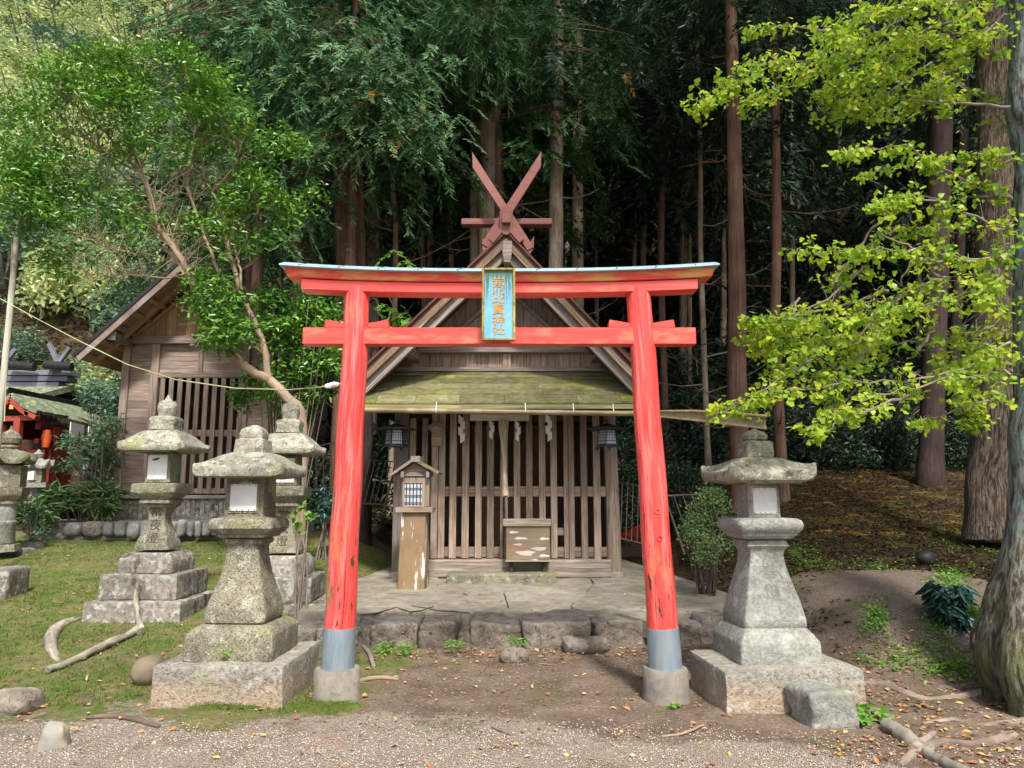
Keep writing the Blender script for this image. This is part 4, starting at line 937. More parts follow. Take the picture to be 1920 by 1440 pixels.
def cord():
    Y0 = YS-.28; pts = [(944,790),(944,805),(945,830),(946,862),(946,885),(947,905),(948,930)]; rr = [.075,.07,.045,.032,.03,.036,.05]
    mb = MB()
    for k in range(9):
        a = k*2*math.pi/9
        P = []
        for i, (px, py) in enumerate(pts):
            p = at(px, py, Y0); P.append(p+np.array([rr[i]*.6*math.cos(a+i*.25), rr[i]*.6*math.sin(a+i*.25), random.uniform(-.02,.02) if i == 6 else 0]))
        mb.tube(P, [r*.42 for r in rr], 6)
    T = mb.build('bell_cord', MT['cloth'], None, 40)
    tag(T, 'frayed pale cloth bell cord hanging in the middle of the lattice', 'bell cord')
cord()
def votive():
    Y0 = YS-.1; Z = lambda p: zt(p, Y0); X = lambda p: xz(p, 815, Y0)[0]
    T = thing('votive_box', 'tiny wooden votive box with pointed roof fixed on a lattice slat', 'votive box', (X(818), Y0, Z(836)))
    MB().prism([(X(809), Z(836)), (X(828), Z(836)), (X(828), Z(803)), (X(818), Z(797)), (X(809), Z(803))], Y0, Y0+.05).build('body', MT['wood'], T, bevel=.003)
    for e in (803, 833):
        MB().beam((X(818), Y0+.015, Z(795)), (X(e), Y0+.015, Z(804)), .09, .012, (0,1,0)).build('roof_board', MT['wood_grey'], T)
votive()
def gutter():
    Yg = 10.16
    T = thing('bamboo_gutter', 'long bamboo rain gutter tied under the shrine eave, its right end split open wide', 'gutter', (xz(941, 770, Yg)[0], Yg, zt(770, Yg)))
    a = at(652, 768.5, Yg); b = at(1195, 775.5, Yg-.05)
    pts = [a+(b-a)*i/16 for i in range(17)]
    MB().tube(pts, [.036+(.004 if i%4 == 0 else 0) for i in range(17)], 12).build('closed_pole', MT['bamboo'], T, 50)
    # split end: half pipe opening towards the viewer and widening
    pl = [(1190,775.5,8.6-.0,.030),(1240,776,10.0,.05),(1300,779,9.6,.075),(1370,785,9.2,.088),(1438,792,8.8,.092)]
    pl[0] = (1190,775.5,10.12,.036)
    rings = []
    for px, py, Y, r in pl:
        c = at(px, py, Y); R1 = []
        for k in range(11):
            t = math.radians(-100+200*k/10+180-35)     # open towards the camera and down
            R1.append(c+np.array([0, -r*math.cos(t)*.55, r*math.sin(t)]))
        inner = [c+(p-c)*.86 for p in R1[::-1]]
        rings.append(np.array(R1+inner))
    MB().loft(rings).build('split_end', MT['bamboo'], T, 50)
    for px, py in ((818,769),(985,771),(1075,772),(1150,773)):
        c = at(px, py, Yg-.02); t = np.linspace(0, 2*math.pi, 11)
        mb = MB().tube([c+np.array([.004*math.sin(3*q), .045*math.cos(q), .045*math.sin(q)]) for q in t], .0055, 5)
        mb.tube([c+np.array([0,0,.045]), c+np.array([0,.03,.12])], .005, 5); mb.build('tie_wire', MT['paper'], T)
gutter()
# ---------------------------------------------------------------- tilted pipe barriers in the shade
def barrier(c00, c10, Yl, Yr, hpx, label, nb=6, lean=(0,0)):
    """c00/c10 left and right top ends in pixels"""
    a = at(*c00, Yl); b = at(*c10, Yr); s = sc((Yl+Yr)/2)
    dn = np.array([lean[0]*s, -.12, -hpx*s])
    T = thing('pipe_barrier', label, 'barrier', (a+b)/2+dn, 'folding pipe barriers leaning behind the shrine')
    MB().tube([a+dn*1.15, a+dn, a, b, b+dn, b+dn*1.15], .02, 7).build('frame', MT['pipe'], T, 50)
    MB().tube([a+dn*.98, b+dn*.98], .016, 7).build('lower_rail', MT['pipe'], T, 50)
    for i in range(1, nb):
        f = i/nb; p = a+(b-a)*f; MB().tube([p, p+dn*.97], .0085, 6).build('bar', MT['pipe'], T, 50)
barrier((566,840),(646,828), 13.2, 12.9, 84, 'pipe barrier with thin bars between the half hidden stone lantern and the left torii pillar', 6, (8,0))
barrier((694,862),(742,866), 12.6, 12.9, 82, 'tilted pipe barrier between the left torii pillar and the shrine corner post', 5, (-16,0))
barrier((1157,903),(1218,915), 13.4, 13.2, 105, 'thin pipe barrier seen between the shrine and the right torii pillar', 6, (-8,0))
barrier((1246,930),(1345,925), 13.0, 13.6, 90, 'rusty tilted pipe barrier between the right torii pillar and the grey lantern', 6, (26,0))
x0, z0 = xz(1160, 1004, 13.6); x1, z1 = xz(1235, 978, 13.0)
tag(MB().add([(x0, 13.9, z0), (x1, 13.3, z0-.02), (x1+.1, 14.0, z1+.02), (x0+.45, 14.3, z0+.12), (x0, 13.9, z0-.05), (x1, 13.3, z0-.08), (x1+.1, 14.0, z1-.04), (x0+.45, 14.3, z0+.06)], [(0,1,2,3),(7,6,5,4),(0,4,5,1),(1,5,6,2),(2,6,7,3),(3,7,4,0)]).build('red_sheet', MT['shrine_red']), 'low sloping red sheet lying on the ground right of the shrine', 'sheet')
# ---------------------------------------------------------------- storehouse on the left
def storehouse():
    Yw = 14.0; X = lambda px, py=800: xz(px, py, Yw)[0]; Z = lambda py, Y=Yw: zt(py, Y)
    xl, xr = X(224, 780), X(505, 780)
    T = thing('wooden_storehouse', 'plain wooden storehouse with tall lattice doors and dark edged gable roof at the left', 'storehouse', ((xl+xr)/2, Yw, 1.1))
    W = MT['wood_store']; zb = Z(928); zt0 = Z(645)
    yb = 18.5
    def boards(x0, x1, z0, z1, nm='wall_boards', h=.16, mat=W, y=Yw):
        mb = MB(); z = z0
        while z < z1-.01: mb.bb(x0, x1, y+random.uniform(0,.006), y+.03, z+.003, min(z+h, z1)); z += h
        mb.build(nm, mat, T)
    for a, b in ((xl, xl+.14), (X(277), X(292)), (X(452), X(463)), (xr-.13, xr)):
        MB().bb(a, b, Yw-.06, Yw+.1, zb, zt0).build('post', W, T, bevel=.006)
    boards(xl+.14, X(277), zb, zt0); boards(X(463), xr-.13, zb, zt0)
    boards(X(292), X(452), Z(700), zt0)
    MB().bb(X(365), X(374), Yw-.03, Yw, Z(700), zt0).build('post', W, T)
    MB().bb(X(292)+.001, X(452)-.001, Yw-.05, Yw+.05, Z(709), Z(699)).build('rail', W, T, bevel=.004)
    MB().bb(X(292)+.001, X(452)-.001, Yw-.02, Yw+.05, Z(818), Z(806)).build('rail', W, T)
    MB().bb(X(292)+.001, X(452)-.001, Yw-.02, Yw+.05, zb+.03, zb+.12).build('rail', W, T)
    n = 10
    for i in range(n):
        x = X(297+i*16.4); MB().bb(x-.0, x+.088, Yw-.045, Yw-.021, zb+.02, Z(710)).build('slat', W, T, bevel=.003)
    MB().bb(X(292), X(452), Yw+.9, Yw+.95, zb, zt0).build('dark_interior', MT['wood_dark'], T)
    # sides, back
    for x in (xl+.03, xr-.06): MB().bb(x, x+.03, Yw+.1, yb, zb, zt0).build('side_wall', W, T)
    MB().bb(xl+.07, xr-.07, yb-.05, yb, zb, zt0).build('back_wall', W, T)
    # beam with white capped end
    YF = 13.35
    MB().bb(X(238)-.0, xr+.1, Yw-.12, Yw-.062, Z(646), Z(632)).build('tie_beam', W, T, bevel=.006)
    xa = (xl+xr)/2; ae = at(140, 668, 13.15); 
    d0 = at(338, 492, 13.15); za = d0[2]; slope = (za-ae[2])/(d0[0]-ae[0]); xa = d0[0]
    # gable wall
    h = lambda x: za-.12-slope*abs(x-xa)
    mb = MB(); x = xl+.02
    while x < xr-.02:
        b = min(x+.19, xr-.02); z0 = Z(632)
        if max(h(x), h(b)) > z0:
            mb.prism([(x+.003, z0), (b-.003, z0), (b-.003, max(h(b), z0+.001)), (x+.003, max(h(x), z0+.001))], Yw-.03, Yw)
            v = mb.V[-1]; mb.G[-1] = np.c_[v[:,2]+random.random()*9, v[:,0], v[:,1]]
        x = b
    mb.build('gable_boards', MT['wood_tan'], T)
    for s_ in (-1, 1):
        MB().beam((xa+s_*.25, Yw-.06, Z(560)), (xa+s_*1.1, Yw-.06, Z(630)), .05, .1, (0,1,0)).build('gable_strut', MT['wood_tan'], T)
    for s_, e in ((-1, ae[0]), (1, 2*xa-ae[0])):
        A = np.array([xa, 0, za]); E = np.array([e, 0, ae[2]]); d = unit(E-A); n_ = np.array([-d[2]*s_, 0, d[0]*s_]); n_ = n_ if n_[2] > 0 else -n_
        def strip(y0, y1, a, b, nm, m, e0=0, e1=0):
            v = [A+n_*a, E+d*e1+n_*a, E+d*e1+n_*b, A+n_*b]
            for k in (0, 3): v[k] = v[k]-d*((v[k][0]-xa)/d[0])
            V = [np.array([q[0], y0, q[2]]) for q in v]+[np.array([q[0], y1, q[2]]) for q in v]
            G = np.array([[np.dot(q-A, d) if abs(y1-y0) < 1 else q[1], q[1] if abs(y1-y0) < 1 else np.dot(q-A, d), 0] for q in V])
            MB().add(V, [(0,1,2,3),(7,6,5,4),(0,4,5,1),(1,5,6,2),(2,6,7,3),(3,7,4,0)], G).build(nm, MT[m], T)
        strip(13.15, 19., .0, .06, 'roof_deck', 'black', 0, .03)
        strip(13.17, 13.23, -.11, -.002, 'barge_board', 'wood_store')
        strip(13.24, 19., -.035, -.003, 'roof_lining', 'wood_tan')
        strip(13.6, 13.68, -.13, -.037, 'rafter', 'wood_tan')
        for k in range(5):
            E1 = E-d*(.06+.0*k); q = A+(E-A)*(.35+.15*k)-n_*.075
            MB().bb(q[0]-.04, q[0]+.04, 13.24, 14.0, q[2]-.04, q[2]+.03).build('purlin', MT['wood_tan'], T)
    c = at(208, 628, 13.3)
    P = MB().bb(c[0]-.05, c[0]+.09, 13.3, Yw+.3, c[2]-.09, c[2]+.06).build('purlin', W, T)
    MB().bb(c[0]-.052, c[0]+.092, 13.285, 13.299, c[2]-.092, c[2]+.062).build('end_cap', MT['pane'], P)
    # stone base with vertical joints
    x0, x1 = X(212, 940), xr+.15; z0, z1 = .8, Z(928)-.003
    mb = MB(); x = x0
    while x < x1: mb.bb(x+.004, min(x+.083, x1), Yw-.1, Yw-.04, z0, z1-.07); x += .087
    mb.build('ribbed_base', MT['stone_dark'], T)
    MB().bb(x0, x1, Yw-.06, yb+.1, z0, z1-.072).build('base', MT['stone_dark'], T)
    MB().bb(x0-.03, x1+.03, Yw-.16, yb+.1, z1-.068, z1-.002).build('ledge', MT['stone_grey'], T, bevel=.01)
storehouse()
# pale path slab and its row of boulders
def left_path():
    p = [at(105, 978, 12.75), at(420, 968, 12.9)]
    z = 1.06
    V = [(-8.1, 12.85, z-.03), (-6.9, 12.75, z), (-4.2, 12.9, z), (-3.6, 13.85, z+.04), (-8.2, 13.85, z+.02)]
    n = len(V); B = [(a, b, .6) for a, b, c in V]
    struct(MB().add(V+B, [tuple(range(n)), tuple(range(2*n-1, n-1, -1))]+[(i, i+n, (i+1)%n+n, (i+1)%n) for i in range(n)]).build('paved_path', MT['conc'], bevel=.01))
    ds = ['wide pinkish boulder at the left end of the kerb row', 'dark flat boulder at the far left of the row', 'small upright green grey boulder', 'rounded grey boulder', 'narrow mottled boulder', 'dark mottled boulder']
    st = [(116,151,980,1003),(152,190,977,1004),(191,211,979,1003),(212,234,977,1004),(235,262,979,1007),(263,285,976,1004),(286,311,978,1005),(312,330,978,1004),(331,348,975,1003),(349,363,977,1003),(364,377,978,1004),(378,395,978,1003),(396,412,979,1002)]
    for i, (a, b, y0, y1) in enumerate(st):
        Y = 12.62+.04*math.sin(i*2.3); x0, x1 = xz(a, 990, Y)[0], xz(b, 990, Y)[0]; z0, z1 = zt(y1+4, Y), zt(y0, Y)
        o = MB().rblock(((x0+x1)/2, Y+.08, (z0+z1)/2), (x1-x0-.005, .26, z1-z0), rotz(random.uniform(-.2,.2)), min(x1-x0, .24)*.42, 8, .022, 5).build('kerb_boulder', MT['rock'] if i == 1 else MT['boulder'], None, 60)
        tag(o, 'wide pinkish boulder in the kerb row left of the lone lantern' if i == 1 else 'small rounded grey boulder in the kerb row below the storehouse path', 'boulder', 'row of boulders edging the path by the storehouse')
    for i, (px, py, w) in enumerate(((100,1006,50),(150,1008,44),(60,1022,50),(22,1034,60))):
        g = gnd(px, py+3); o = MB().rblock(g+np.array([0,.1,.0]), (w*sc(g[1]), .3, .14), rotz(i), .06, 8, .02, 5).build('flat_stone', MT['boulder'], None, 60)
        tag(o, 'flat grey stone at the upper edge of the lawn below the kerb row', 'stone', 'flat stones along the upper edge of the lawn')
left_path()
# ---------------------------------------------------------------- red shrine far left
def red_shrine():
    T = thing('red_shrine', 'dark red shrine with mossy roofs and crossed grey finials far off at the left edge', 'shrine', (-12, 17, 1.6))
    R1, R2 = MT['shrine_red'], MT['shrine_red2']
    A = lambda px, py, Y: at(px, py, Y)
    def slabq(P, th, nm, m, par=T):
        P = [np.asarray(p, float) for p in P]; D = [p-np.array([0, 0, th]) for p in P]
        return MB().add(P+D, [(0,1,2,3),(7,6,5,4),(0,4,5,1),(1,5,6,2),(2,6,7,3),(3,7,4,0)]).build(nm, MT[m] if isinstance(m, str) else m, par)
    # hall behind: ridge, moss roof, gable
    Yh = 20.5
    a, b = A(-60, 708, Yh), A(136, 708, Yh)
    for y0, y1, x1 in ((697, 706, 143), (708, 717, 136), (719, 727, 120)):
        z1, z0 = zt(y0, Yh), zt(y1, Yh); MB().bb(a[0], xz(x1, y0, Yh)[0], Yh-.25, Yh+.25, z0, z1).build('ridge', MT['slate'], T, bevel=.01)
    zr = zt(722, Yh); ze = zt(748, Yh-2.4)
    slabq([(a[0], Yh-2.6, ze-.1), (b[0]+.05, Yh-2.6, ze-.1), (b[0]+.05, Yh, zr), (a[0], Yh, zr)], .16, 'hall_roof', 'thatch')
    slabq([(a[0], Yh, zr), (b[0]+.05, Yh, zr), (b[0]+.05, Yh+2.6, ze-.1), (a[0], Yh+2.6, ze-.1)], .16, 'hall_roof', 'thatch')
    MB().add([(b[0]-.3, Yh-2.2, ze-.2), (b[0]-.3, Yh+2.2, ze-.2), (b[0]-.3, Yh, zr-.1), (b[0]-.36, Yh-2.2, ze-.2), (b[0]-.36, Yh+2.2, ze-.2), (b[0]-.36, Yh, zr-.1)], [(0,1,2),(5,4,3),(0,3,4,1),(1,4,5,2),(2,5,3,0)]).build('hall_gable', R1, T)
    MB().bb(a[0], b[0]-.7, Yh-1.6, Yh+1.6, 1.2, ze-.1).build('hall_wall', R1, T)
    for q0, q1, Y in (((93,645),(110,683),Yh-.3), ((131,652),(97,699),Yh-.36), ((30,655),(8,682),Yh-.3)):
        MB().beam(A(*q0, Y), A(*q1, Y), .12, .1).build('crossed_finial', MT['slate'], T)
    for px in (90, 20): MB().tube([A(px-6, 684, Yh-.5), A(px+45, 688, Yh-.5)], .12, 10).build('ridge_log', MT['black'], T, 50)
    # corridor receding to the right
    c0, c1 = A(68, 769, 15.2), A(235, 812, 20.2); r0, r1 = A(24, 737, 16.6), A(160, 764, 21.5)
    zE = c0[2]
    slabq([c0, c1, r1, r0], .13, 'corridor_roof', 'thatch')
    slabq([r0+np.array([-.1,.0,.14]), r1+np.array([0,0,.14]), r1+np.array([-.3,.3,.05]), r0+np.array([-.4,.3,.05])], .14, 'corridor_ridge', 'black')
    d = unit(c1-c0)
    MB().beam(c0-np.array([0,-.1,.26]), c1-np.array([0,-.1,.26]), .1, .24).build('eave_beam', R1, T)
    MB().beam(c0-np.array([0,-.1,.62]), c1-np.array([0,-.1,.62]), .08, .1).build('eave_beam', R1, T)
    gz = 1.75
    L_ = np.linalg.norm(c1-c0)
    for f in (.06, .26, .5, .76, .98):
        p = c0+(c1-c0)*f+np.array([.1,.25,0]); MB().beam((p[0], p[1], gz-.4), (p[0], p[1], zE-.3), .17, .17, (0,1,0)).build('post', R1, T)
    w0, w1 = c0+np.array([.12,.35,0]), c1+np.array([.12,.35,0])
    zw = zt(842, 16)
    MB().beam((w0[0], w0[1], (gz-.6+zw)/2), (w1[0], w1[1], (gz-.6+zw)/2), .08, zw-gz+.6).build('low_wall', R1, T)
    for z in (zw+.12, zw+.3, zw+.5): MB().beam((w0[0], w0[1], z), (w1[0], w1[1], z), .05, .035).build('rail', MT['black'], T)
    mb = MB()
    for k in range(9):
        p = w0+(w1-w0)*(.02+k*.028); mb.beam((p[0], p[1]-.12, zw-.02), (p[0], p[1]-.12, zw+.13), .05, .02)
    mb.build('spike_row', MT['black'], T)
    for f0, f1 in ((.10,.24),(.29,.45)):
        p0, p1 = w0+(w1-w0)*f0, w0+(w1-w0)*f1
        MB().beam((p0[0], p0[1]+.3, zw+.3), (p1[0], p1[1]+.3, zw+.3), .02, .62).build('white_panel', MT['paper'], T)
    p = w0+(w1-w0)*.02; MB().tube([(p[0]-.0, p[1]-.2, zw), (p[0], p[1]-.2, zw+.18), (p[0], p[1]-.2, zw+.36)], [.07,.10,.07], 10).build('orange_drum', MT['orange'], T, 50)
    p = A(2, 835, 15.3); MB().tube([p-np.array([0,0,.1]), p+np.array([0,0,.15]), p+np.array([0,0,.42])], [.08,.11,.08], 10).build('orange_drum', MT['orange'], T, 50)
    # porch gable
    Yp = 15.0; pk = A(22, 750, Yp); e0, e1 = A(-30, 785, Yp), A(70, 783, Yp)
    for e in (e0, e1):
        mid = (pk+e)/2-np.array([0,0,.06])
        for q0, q1 in ((pk, mid), (mid, e)):
            MB().beam(q0, q1, .08, .15, (0,1,0)).build('barge_board', R2, T)
            MB().beam(q0+np.array([0,.5,.11]), q1+np.array([0,.5,.11]), 1.1, .07, (0,0,1)).build('porch_roof', MT['thatch'], T)
    MB().beam(A(-30, 787, Yp+.1), A(72, 783, Yp+.1), .1, .1).build('porch_beam', R2, T)
    for px in (36, -24): q = A(px, 783, Yp+.1); MB().beam((q[0], q[1], gz-.5), q, .13, .13, (0,1,0)).build('porch_post', R2, T)
    for q in ((22,763),(50,775)): g = A(*q, Yp-.06); MB().box(g, (.08,.03,.09)).build('gilt_fitting', MT['gold'], T)
    MB().bb(e0[0]-1, w0[0]+.1, Yp+1.6, Yp+1.7, gz-.5, zE-.5).build('inner_wall', MT['wood_dark'], T)
    MB().bb(e0[0]-1, w0[0], Yp+.4, Yp+.46, gz-.5, zw-.05).build('low_wall', R1, T)
red_shrine()
def lathe_lantern(px, Yc, prof, label, boxr, n=6, mat='stone', panel=None, cap=None):
    """prof: (part, [(py, rpx, sides)])"""
    s = sc(Yc); x = at(px, 900, Yc)[0]; g = float(H(x, Yc))
    T = thing('stone_lantern', label, 'stone lantern', (x, Yc, g), 'distant stone lanterns near the red shrine')
    for nm, pr, m, sd, lf in prof:
        rs = []
        for py, r in pr:
            z = zt(py, Yc); k = 24
            if sd == 0:
                a = np.arange(24)*2*math.pi/24; rs.append(np.c_[x+r*s*np.cos(a), Yc+r*s*np.sin(a), np.full(24, z)])
            else: rs.append(poly(sd, r*s, z, (x, Yc), rotz(.25), lf*(r/pr[0][1])**2 if nm == 'roof' else 0, 24//sd))
        o = MB().loft(rs).noise(.004, 6).build(nm, MT[m], T, 40)
    if panel:
        a, b, y0, y1 = panel; p0, p1 = at(a, y1, Yc-boxr*s-.01), at(b, y0, Yc-boxr*s-.01)
        MB().bb(p0[0], p1[0], p0[1]-.02, p0[1]+.1, p0[2], p1[2]).build('window_panel', MT['white'], T)
    return T
lathe_lantern(12, 11.4, [('base', [(1034,36),(1020,34)], 'stone', 6, 0), ('shaft', [(1019,21),(1015,23),(985,22),(982,24),(978,24),(976,22),(948,22),(944,26),(940,26)], 'stone_grey', 0, 0), ('platform', [(939,28),(930,38),(924,40),(914,40)], 'stone', 6, 0),
    ('fire_box', [(913,33),(873,33)], 'stone', 6, 0), ('roof', [(872,36),(871,48),(864,48),(852,30),(843,16)], 'stone', 6, .06), ('finial', [(842,14),(838,17),(833,12),(831,17),(822,19),(812,13),(806,4),(798,1)], 'stone', 0, 0)], 'large hexagonal stone lantern on a smooth round column at the left edge', 33, panel=None)
lathe_lantern(68, 13.0, [('shaft', [(975,12),(916,11)], 'stone_dark', 0, 0), ('platform', [(916,14),(914,23),(905,24)], 'stone_grey', 6, 0), ('fire_box', [(904,17),(880,16)], 'stone', 4, 0), ('roof', [(880,18),(879,27),(874,28),(866,14),(860,9)], 'stone_grey', 6, .05), ('finial', [(860,7),(856,9),(851,10),(847,4),(842,1)], 'stone_grey', 0, 0)],
    'small stone lantern with a white window just right of the large hexagonal one', 15, panel=(52,66,883,900))
lathe_lantern(163, 14.0, [('shaft', [(950,12),(898,11)], 'stone_dark', 0, 0), ('platform', [(897,14),(893,24),(884,24)], 'stone_grey', 6, 0), ('fire_box', [(883,17),(856,17)], 'stone_dark', 4, 0), ('roof', [(856,20),(855,32),(850,33),(840,15),(832,9)], 'stone_grey', 6, .05), ('finial', [(832,8),(826,10),(818,4),(808,1)], 'stone_grey', 0, 0)],
    'stone lantern half hidden by maple leaves between the red shrine and the storehouse', 16, panel=(151,168,858,880))
g = gnd(-2, 1128); tag(MB().rblock((g[0]-.12, g[1]+.3, g[2]+.15), (.26,.5,.42), rotz(.1), .03, 10, .012).build('stone_block', MT['stone_dark'], None, 50), 'mottled stone block cut off by the left edge of the lawn', 'stone block')
# ---------------------------------------------------------------- pole, rope, loose stones and wood
a, b = at(-18, 1000, 10.2), at(40, 360, 10.2); a[2] = H(a[0], 10.2)-.2; d = b-at(5, 725, 10.2)
p0 = at(5, 725, 10.2)-d*.9; 
P = MB().tube([p0+d*t for t in np.linspace(-.1, 2.1, 8)], [.046,.045,.044,.043,.042,.04,.038,.036], 12).build('pale_pole', MT['pole'], None, 50)
tag(P, 'pale leaning pole rising into the leaves at the left edge', 'pole')
w = [at(x, y, 9.9) for x, y in ((22,440),(20,560),(12,700),(8,790))]
tag(MB().tube(w, .006, 5).build('thin_wire', MT['rope']), 'thin vertical wire hanging beside the pale pole', 'wire')
rp = [(-60,528,9.2),(0,560,8.9),(70,598,8.5),(150,640,8.0),(240,684,7.6),(330,712,7.2),(440,728,6.8),(540,731,6.3),(600,726,6.0),(640,719,5.85)]
R = MB().tube([at(*q) for q in rp], .0055, 7).build('rope', MT['rope'], None, 60)
tag(R, 'pale green rope sagging from the left edge to the left torii pillar', 'rope')
k = at(624, 722, 5.84); mb = MB(); [mb.ell(k+np.array(o), (.032,.022,.02), 6) for o in ((0,0,0),(.025,-.01,.006),(-.03,0,-.008))]; mb.noise(.008, 20).build('knot', MT['paper'], R, 60)
def stone(px, py, w, h, dep, label, mat='rock', name='stone', r=.45, amp=.02, yaw=0., n=11, sink=.03, taper=1.):
    g = gnd(px, py); s = sc(g[1])*1.0; W_, H_ = w*s, h*s/.97+sink
    o = MB().rblock((g[0], g[1]+dep/2, onZ(g[0], g[1]+dep/2)+H_/2-sink), (W_, dep, H_), rotz(yaw), min(W_, dep, H_)*r, n, amp, 5, taper).build(name, MT[mat], None, 60)
    return tag(o, label, 'stone')
MT['rock_tan'] = surf('tan_river_stone', (.26,.215,.14), (.17,.14,.09), ns=10, rv=.05, bd=.008, patches=[dict(c=(.34,.33,.22), n=5, lo=.55, hi=.7, a=.6)])
MT['rock_pale'] = surf('pale_yellow_stone', (.30,.28,.23), (.19,.19,.18), ns=5, rv=.05, bd=.02, patches=[dict(c=(.46,.38,.22), n=3, lo=.5, hi=.62, a=.8)])
stone(262, 1290, 56, 44, .30, 'smooth rounded tan stone against the base of the nearest left lantern', 'rock_tan', r=.95, amp=.012)
stone(90, 1408, 60, 30, .15, 'pale grey and cream angular stone on the gravel at the lower left', 'rock_pale', r=.3, amp=.05, yaw=.5, taper=.45, n=9)
stone(2, 1345, 76, 40, .30, 'flat pinkish grey rock cut off at the left edge beside the gravel', 'rock', r=.5, amp=.045)
stone(1562, 1368, 90, 58, .34, 'squared rough stone block in front of the grey lantern base', 'stone_grey', 'stone_block', r=.12, amp=.03, yaw=.12, n=15)
stone(964, 1246, 52, 22, .22, 'low rounded stone half buried in the dirt before the platform middle', 'rock', r=.8, amp=.02)
stone(1100, 1228, 90, 26, .25, 'brown stone bulging at the foot of the platform right of centre', 'rock', r=.8, amp=.03)
stone(1300, 1206, 44, 30, .2, 'rough stone behind the right torii foot', 'rock', r=.5, amp=.03)
g = gnd(1745, 1062); tag(MB().ell(g+np.array([0,.1,.1]), (.14,.1,.11), 8).noise(.02, 8).build('black_object', MT['black'], None, 60), 'small black rounded object in the weeds beyond the gravel mound', 'stone')  # unidentified black object, modelled as a rounded lump
def ontube(pl, rad, nm, mat, label, cat, lift=.3, n=8, sub=4):
    P = []; Rr = []
    for i, q in enumerate(pl):
        g = gnd(q[0], q[1]) if len(q) == 2 else at(*q)
        r = rad[i]*sc(g[1]); P.append(g+np.array([0, 0, r*lift if len(q) == 2 else 0])); Rr.append(r)
    # smooth
    PP = []; RR = []
    for i in range(len(P)-1):
        for k in range(sub):
            f = k/sub; a = P[max(i-1,0)]; b = P[i]; c = P[i+1]; d_ = P[min(i+2,len(P)-1)]
            PP.append(.5*((2*b)+(-a+c)*f+(2*a-5*b+4*c-d_)*f*f+(-a+3*b-3*c+d_)*f**3)); RR.append(Rr[i]*(1-f)+Rr[i+1]*f)
    PP.append(P[-1]); RR.append(Rr[-1])
    o = MB().tube(PP, RR, n).noise(.016 if max(RR) > .03 else .005, 11).build(nm, MT[mat], None, 60)
    return tag(o, label, cat)
ontube([(110,1243),(97,1222),(96,1200),(108,1182),(125,1172),(150,1160)], [5,9,12,10,8,3], 'log', 'log', 'pale crescent shaped log piece lying on the mossy lawn', 'log')
ontube([(89,1264),(137,1245),(195,1218),(241,1196),(264,1183)], [6,6,8,6,7], 'broken_branch', 'log', 'long broken lichened branch lying on the lawn before the lone lantern', 'branch', 1.)
o = ontube([(264,1183,7.75),(259,1158,7.95),(256,1130,8.12),(255,1105,8.15)], [7,5,4,2], 'broken_branch', 'log', 'upper end of the lichened branch propped against the lone lantern base', 'branch')
ontube([(161,1348),(210,1347),(262,1356),(298,1366)], [3,5,5,4], 'fallen_branch', 'deadtwig', 'dark fallen branch at the edge of the gravel left of the nearest lantern', 'branch', .6)
ontube([(668,1284),(690,1278),(718,1276),(748,1278)], [4,4,4,3], 'stick', 'bark_pale', 'whitish stick beside the left torii foot', 'stick', 1.)
ontube([(700,1252),(692,1230),(680,1214)], [4,4,3], 'stick', 'twig', 'grey stick leaning by the left end of the platform stones', 'stick', 1.)
ontube([(922,1366),(940,1374),(960,1380)], [2.5,3,2], 'stick', 'twig', 'short grey stick on the dirt near the bottom centre', 'stick', 1.)
ontube([(1240,1385),(1275,1380),(1320,1362)], [2,2.5,1.5], 'stick', 'bark_pale', 'thin pale stick lying in front of the right torii foot', 'stick', 1.)
ontube([(1664,1368),(1690,1385),(1722,1404)], [13,14,13], 'concrete_pipe', 'conc', 'short grey half buried pipe between the block and the roots', 'pipe', .5, 12)
ontube([(1738,1420),(1770,1436),(1830,1470)], [12,12,12], 'concrete_pipe', 'conc', 'second half buried grey pipe at the bottom right edge', 'pipe', .5, 12)
ontube([(1612,1283),(1650,1282),(1692,1298),(1740,1312),(1790,1308),(1840,1300),(1900,1284),(1960,1270)], [4,9,11,8,10,12,18,26], 'surface_root', 'root', 'long surface root running from the right tree toward the grey lantern', 'root', -.35, 10)
ontube([(1690,1440),(1712,1415),(1735,1402),(1770,1392),(1830,1398),(1900,1380)], [6,11,10,9,9,10], 'surface_root', 'root', 'gnarled surface root crossing the half buried pipes at the lower right', 'root', -.15, 10)
ontube([(1712,1412),(1728,1398),(1745,1385),(1752,1378)], [9,8,6,4], 'surface_root', 'root', 'short root stub rising by the half buried pipes', 'root', .6, 8)
ontube([(1730,1356),(1790,1352),(1850,1360),(1940,1350)], [4,7,8,9], 'surface_root', 'root', 'low root in the leaf litter near the right edge', 'root', -.4, 10)
ontube([(30,1352),(60,1346),(85,1340)], [5,6,3], 'surface_root', 'root', 'small pale root at the edge of the lawn by the left rock', 'root', .0, 8)
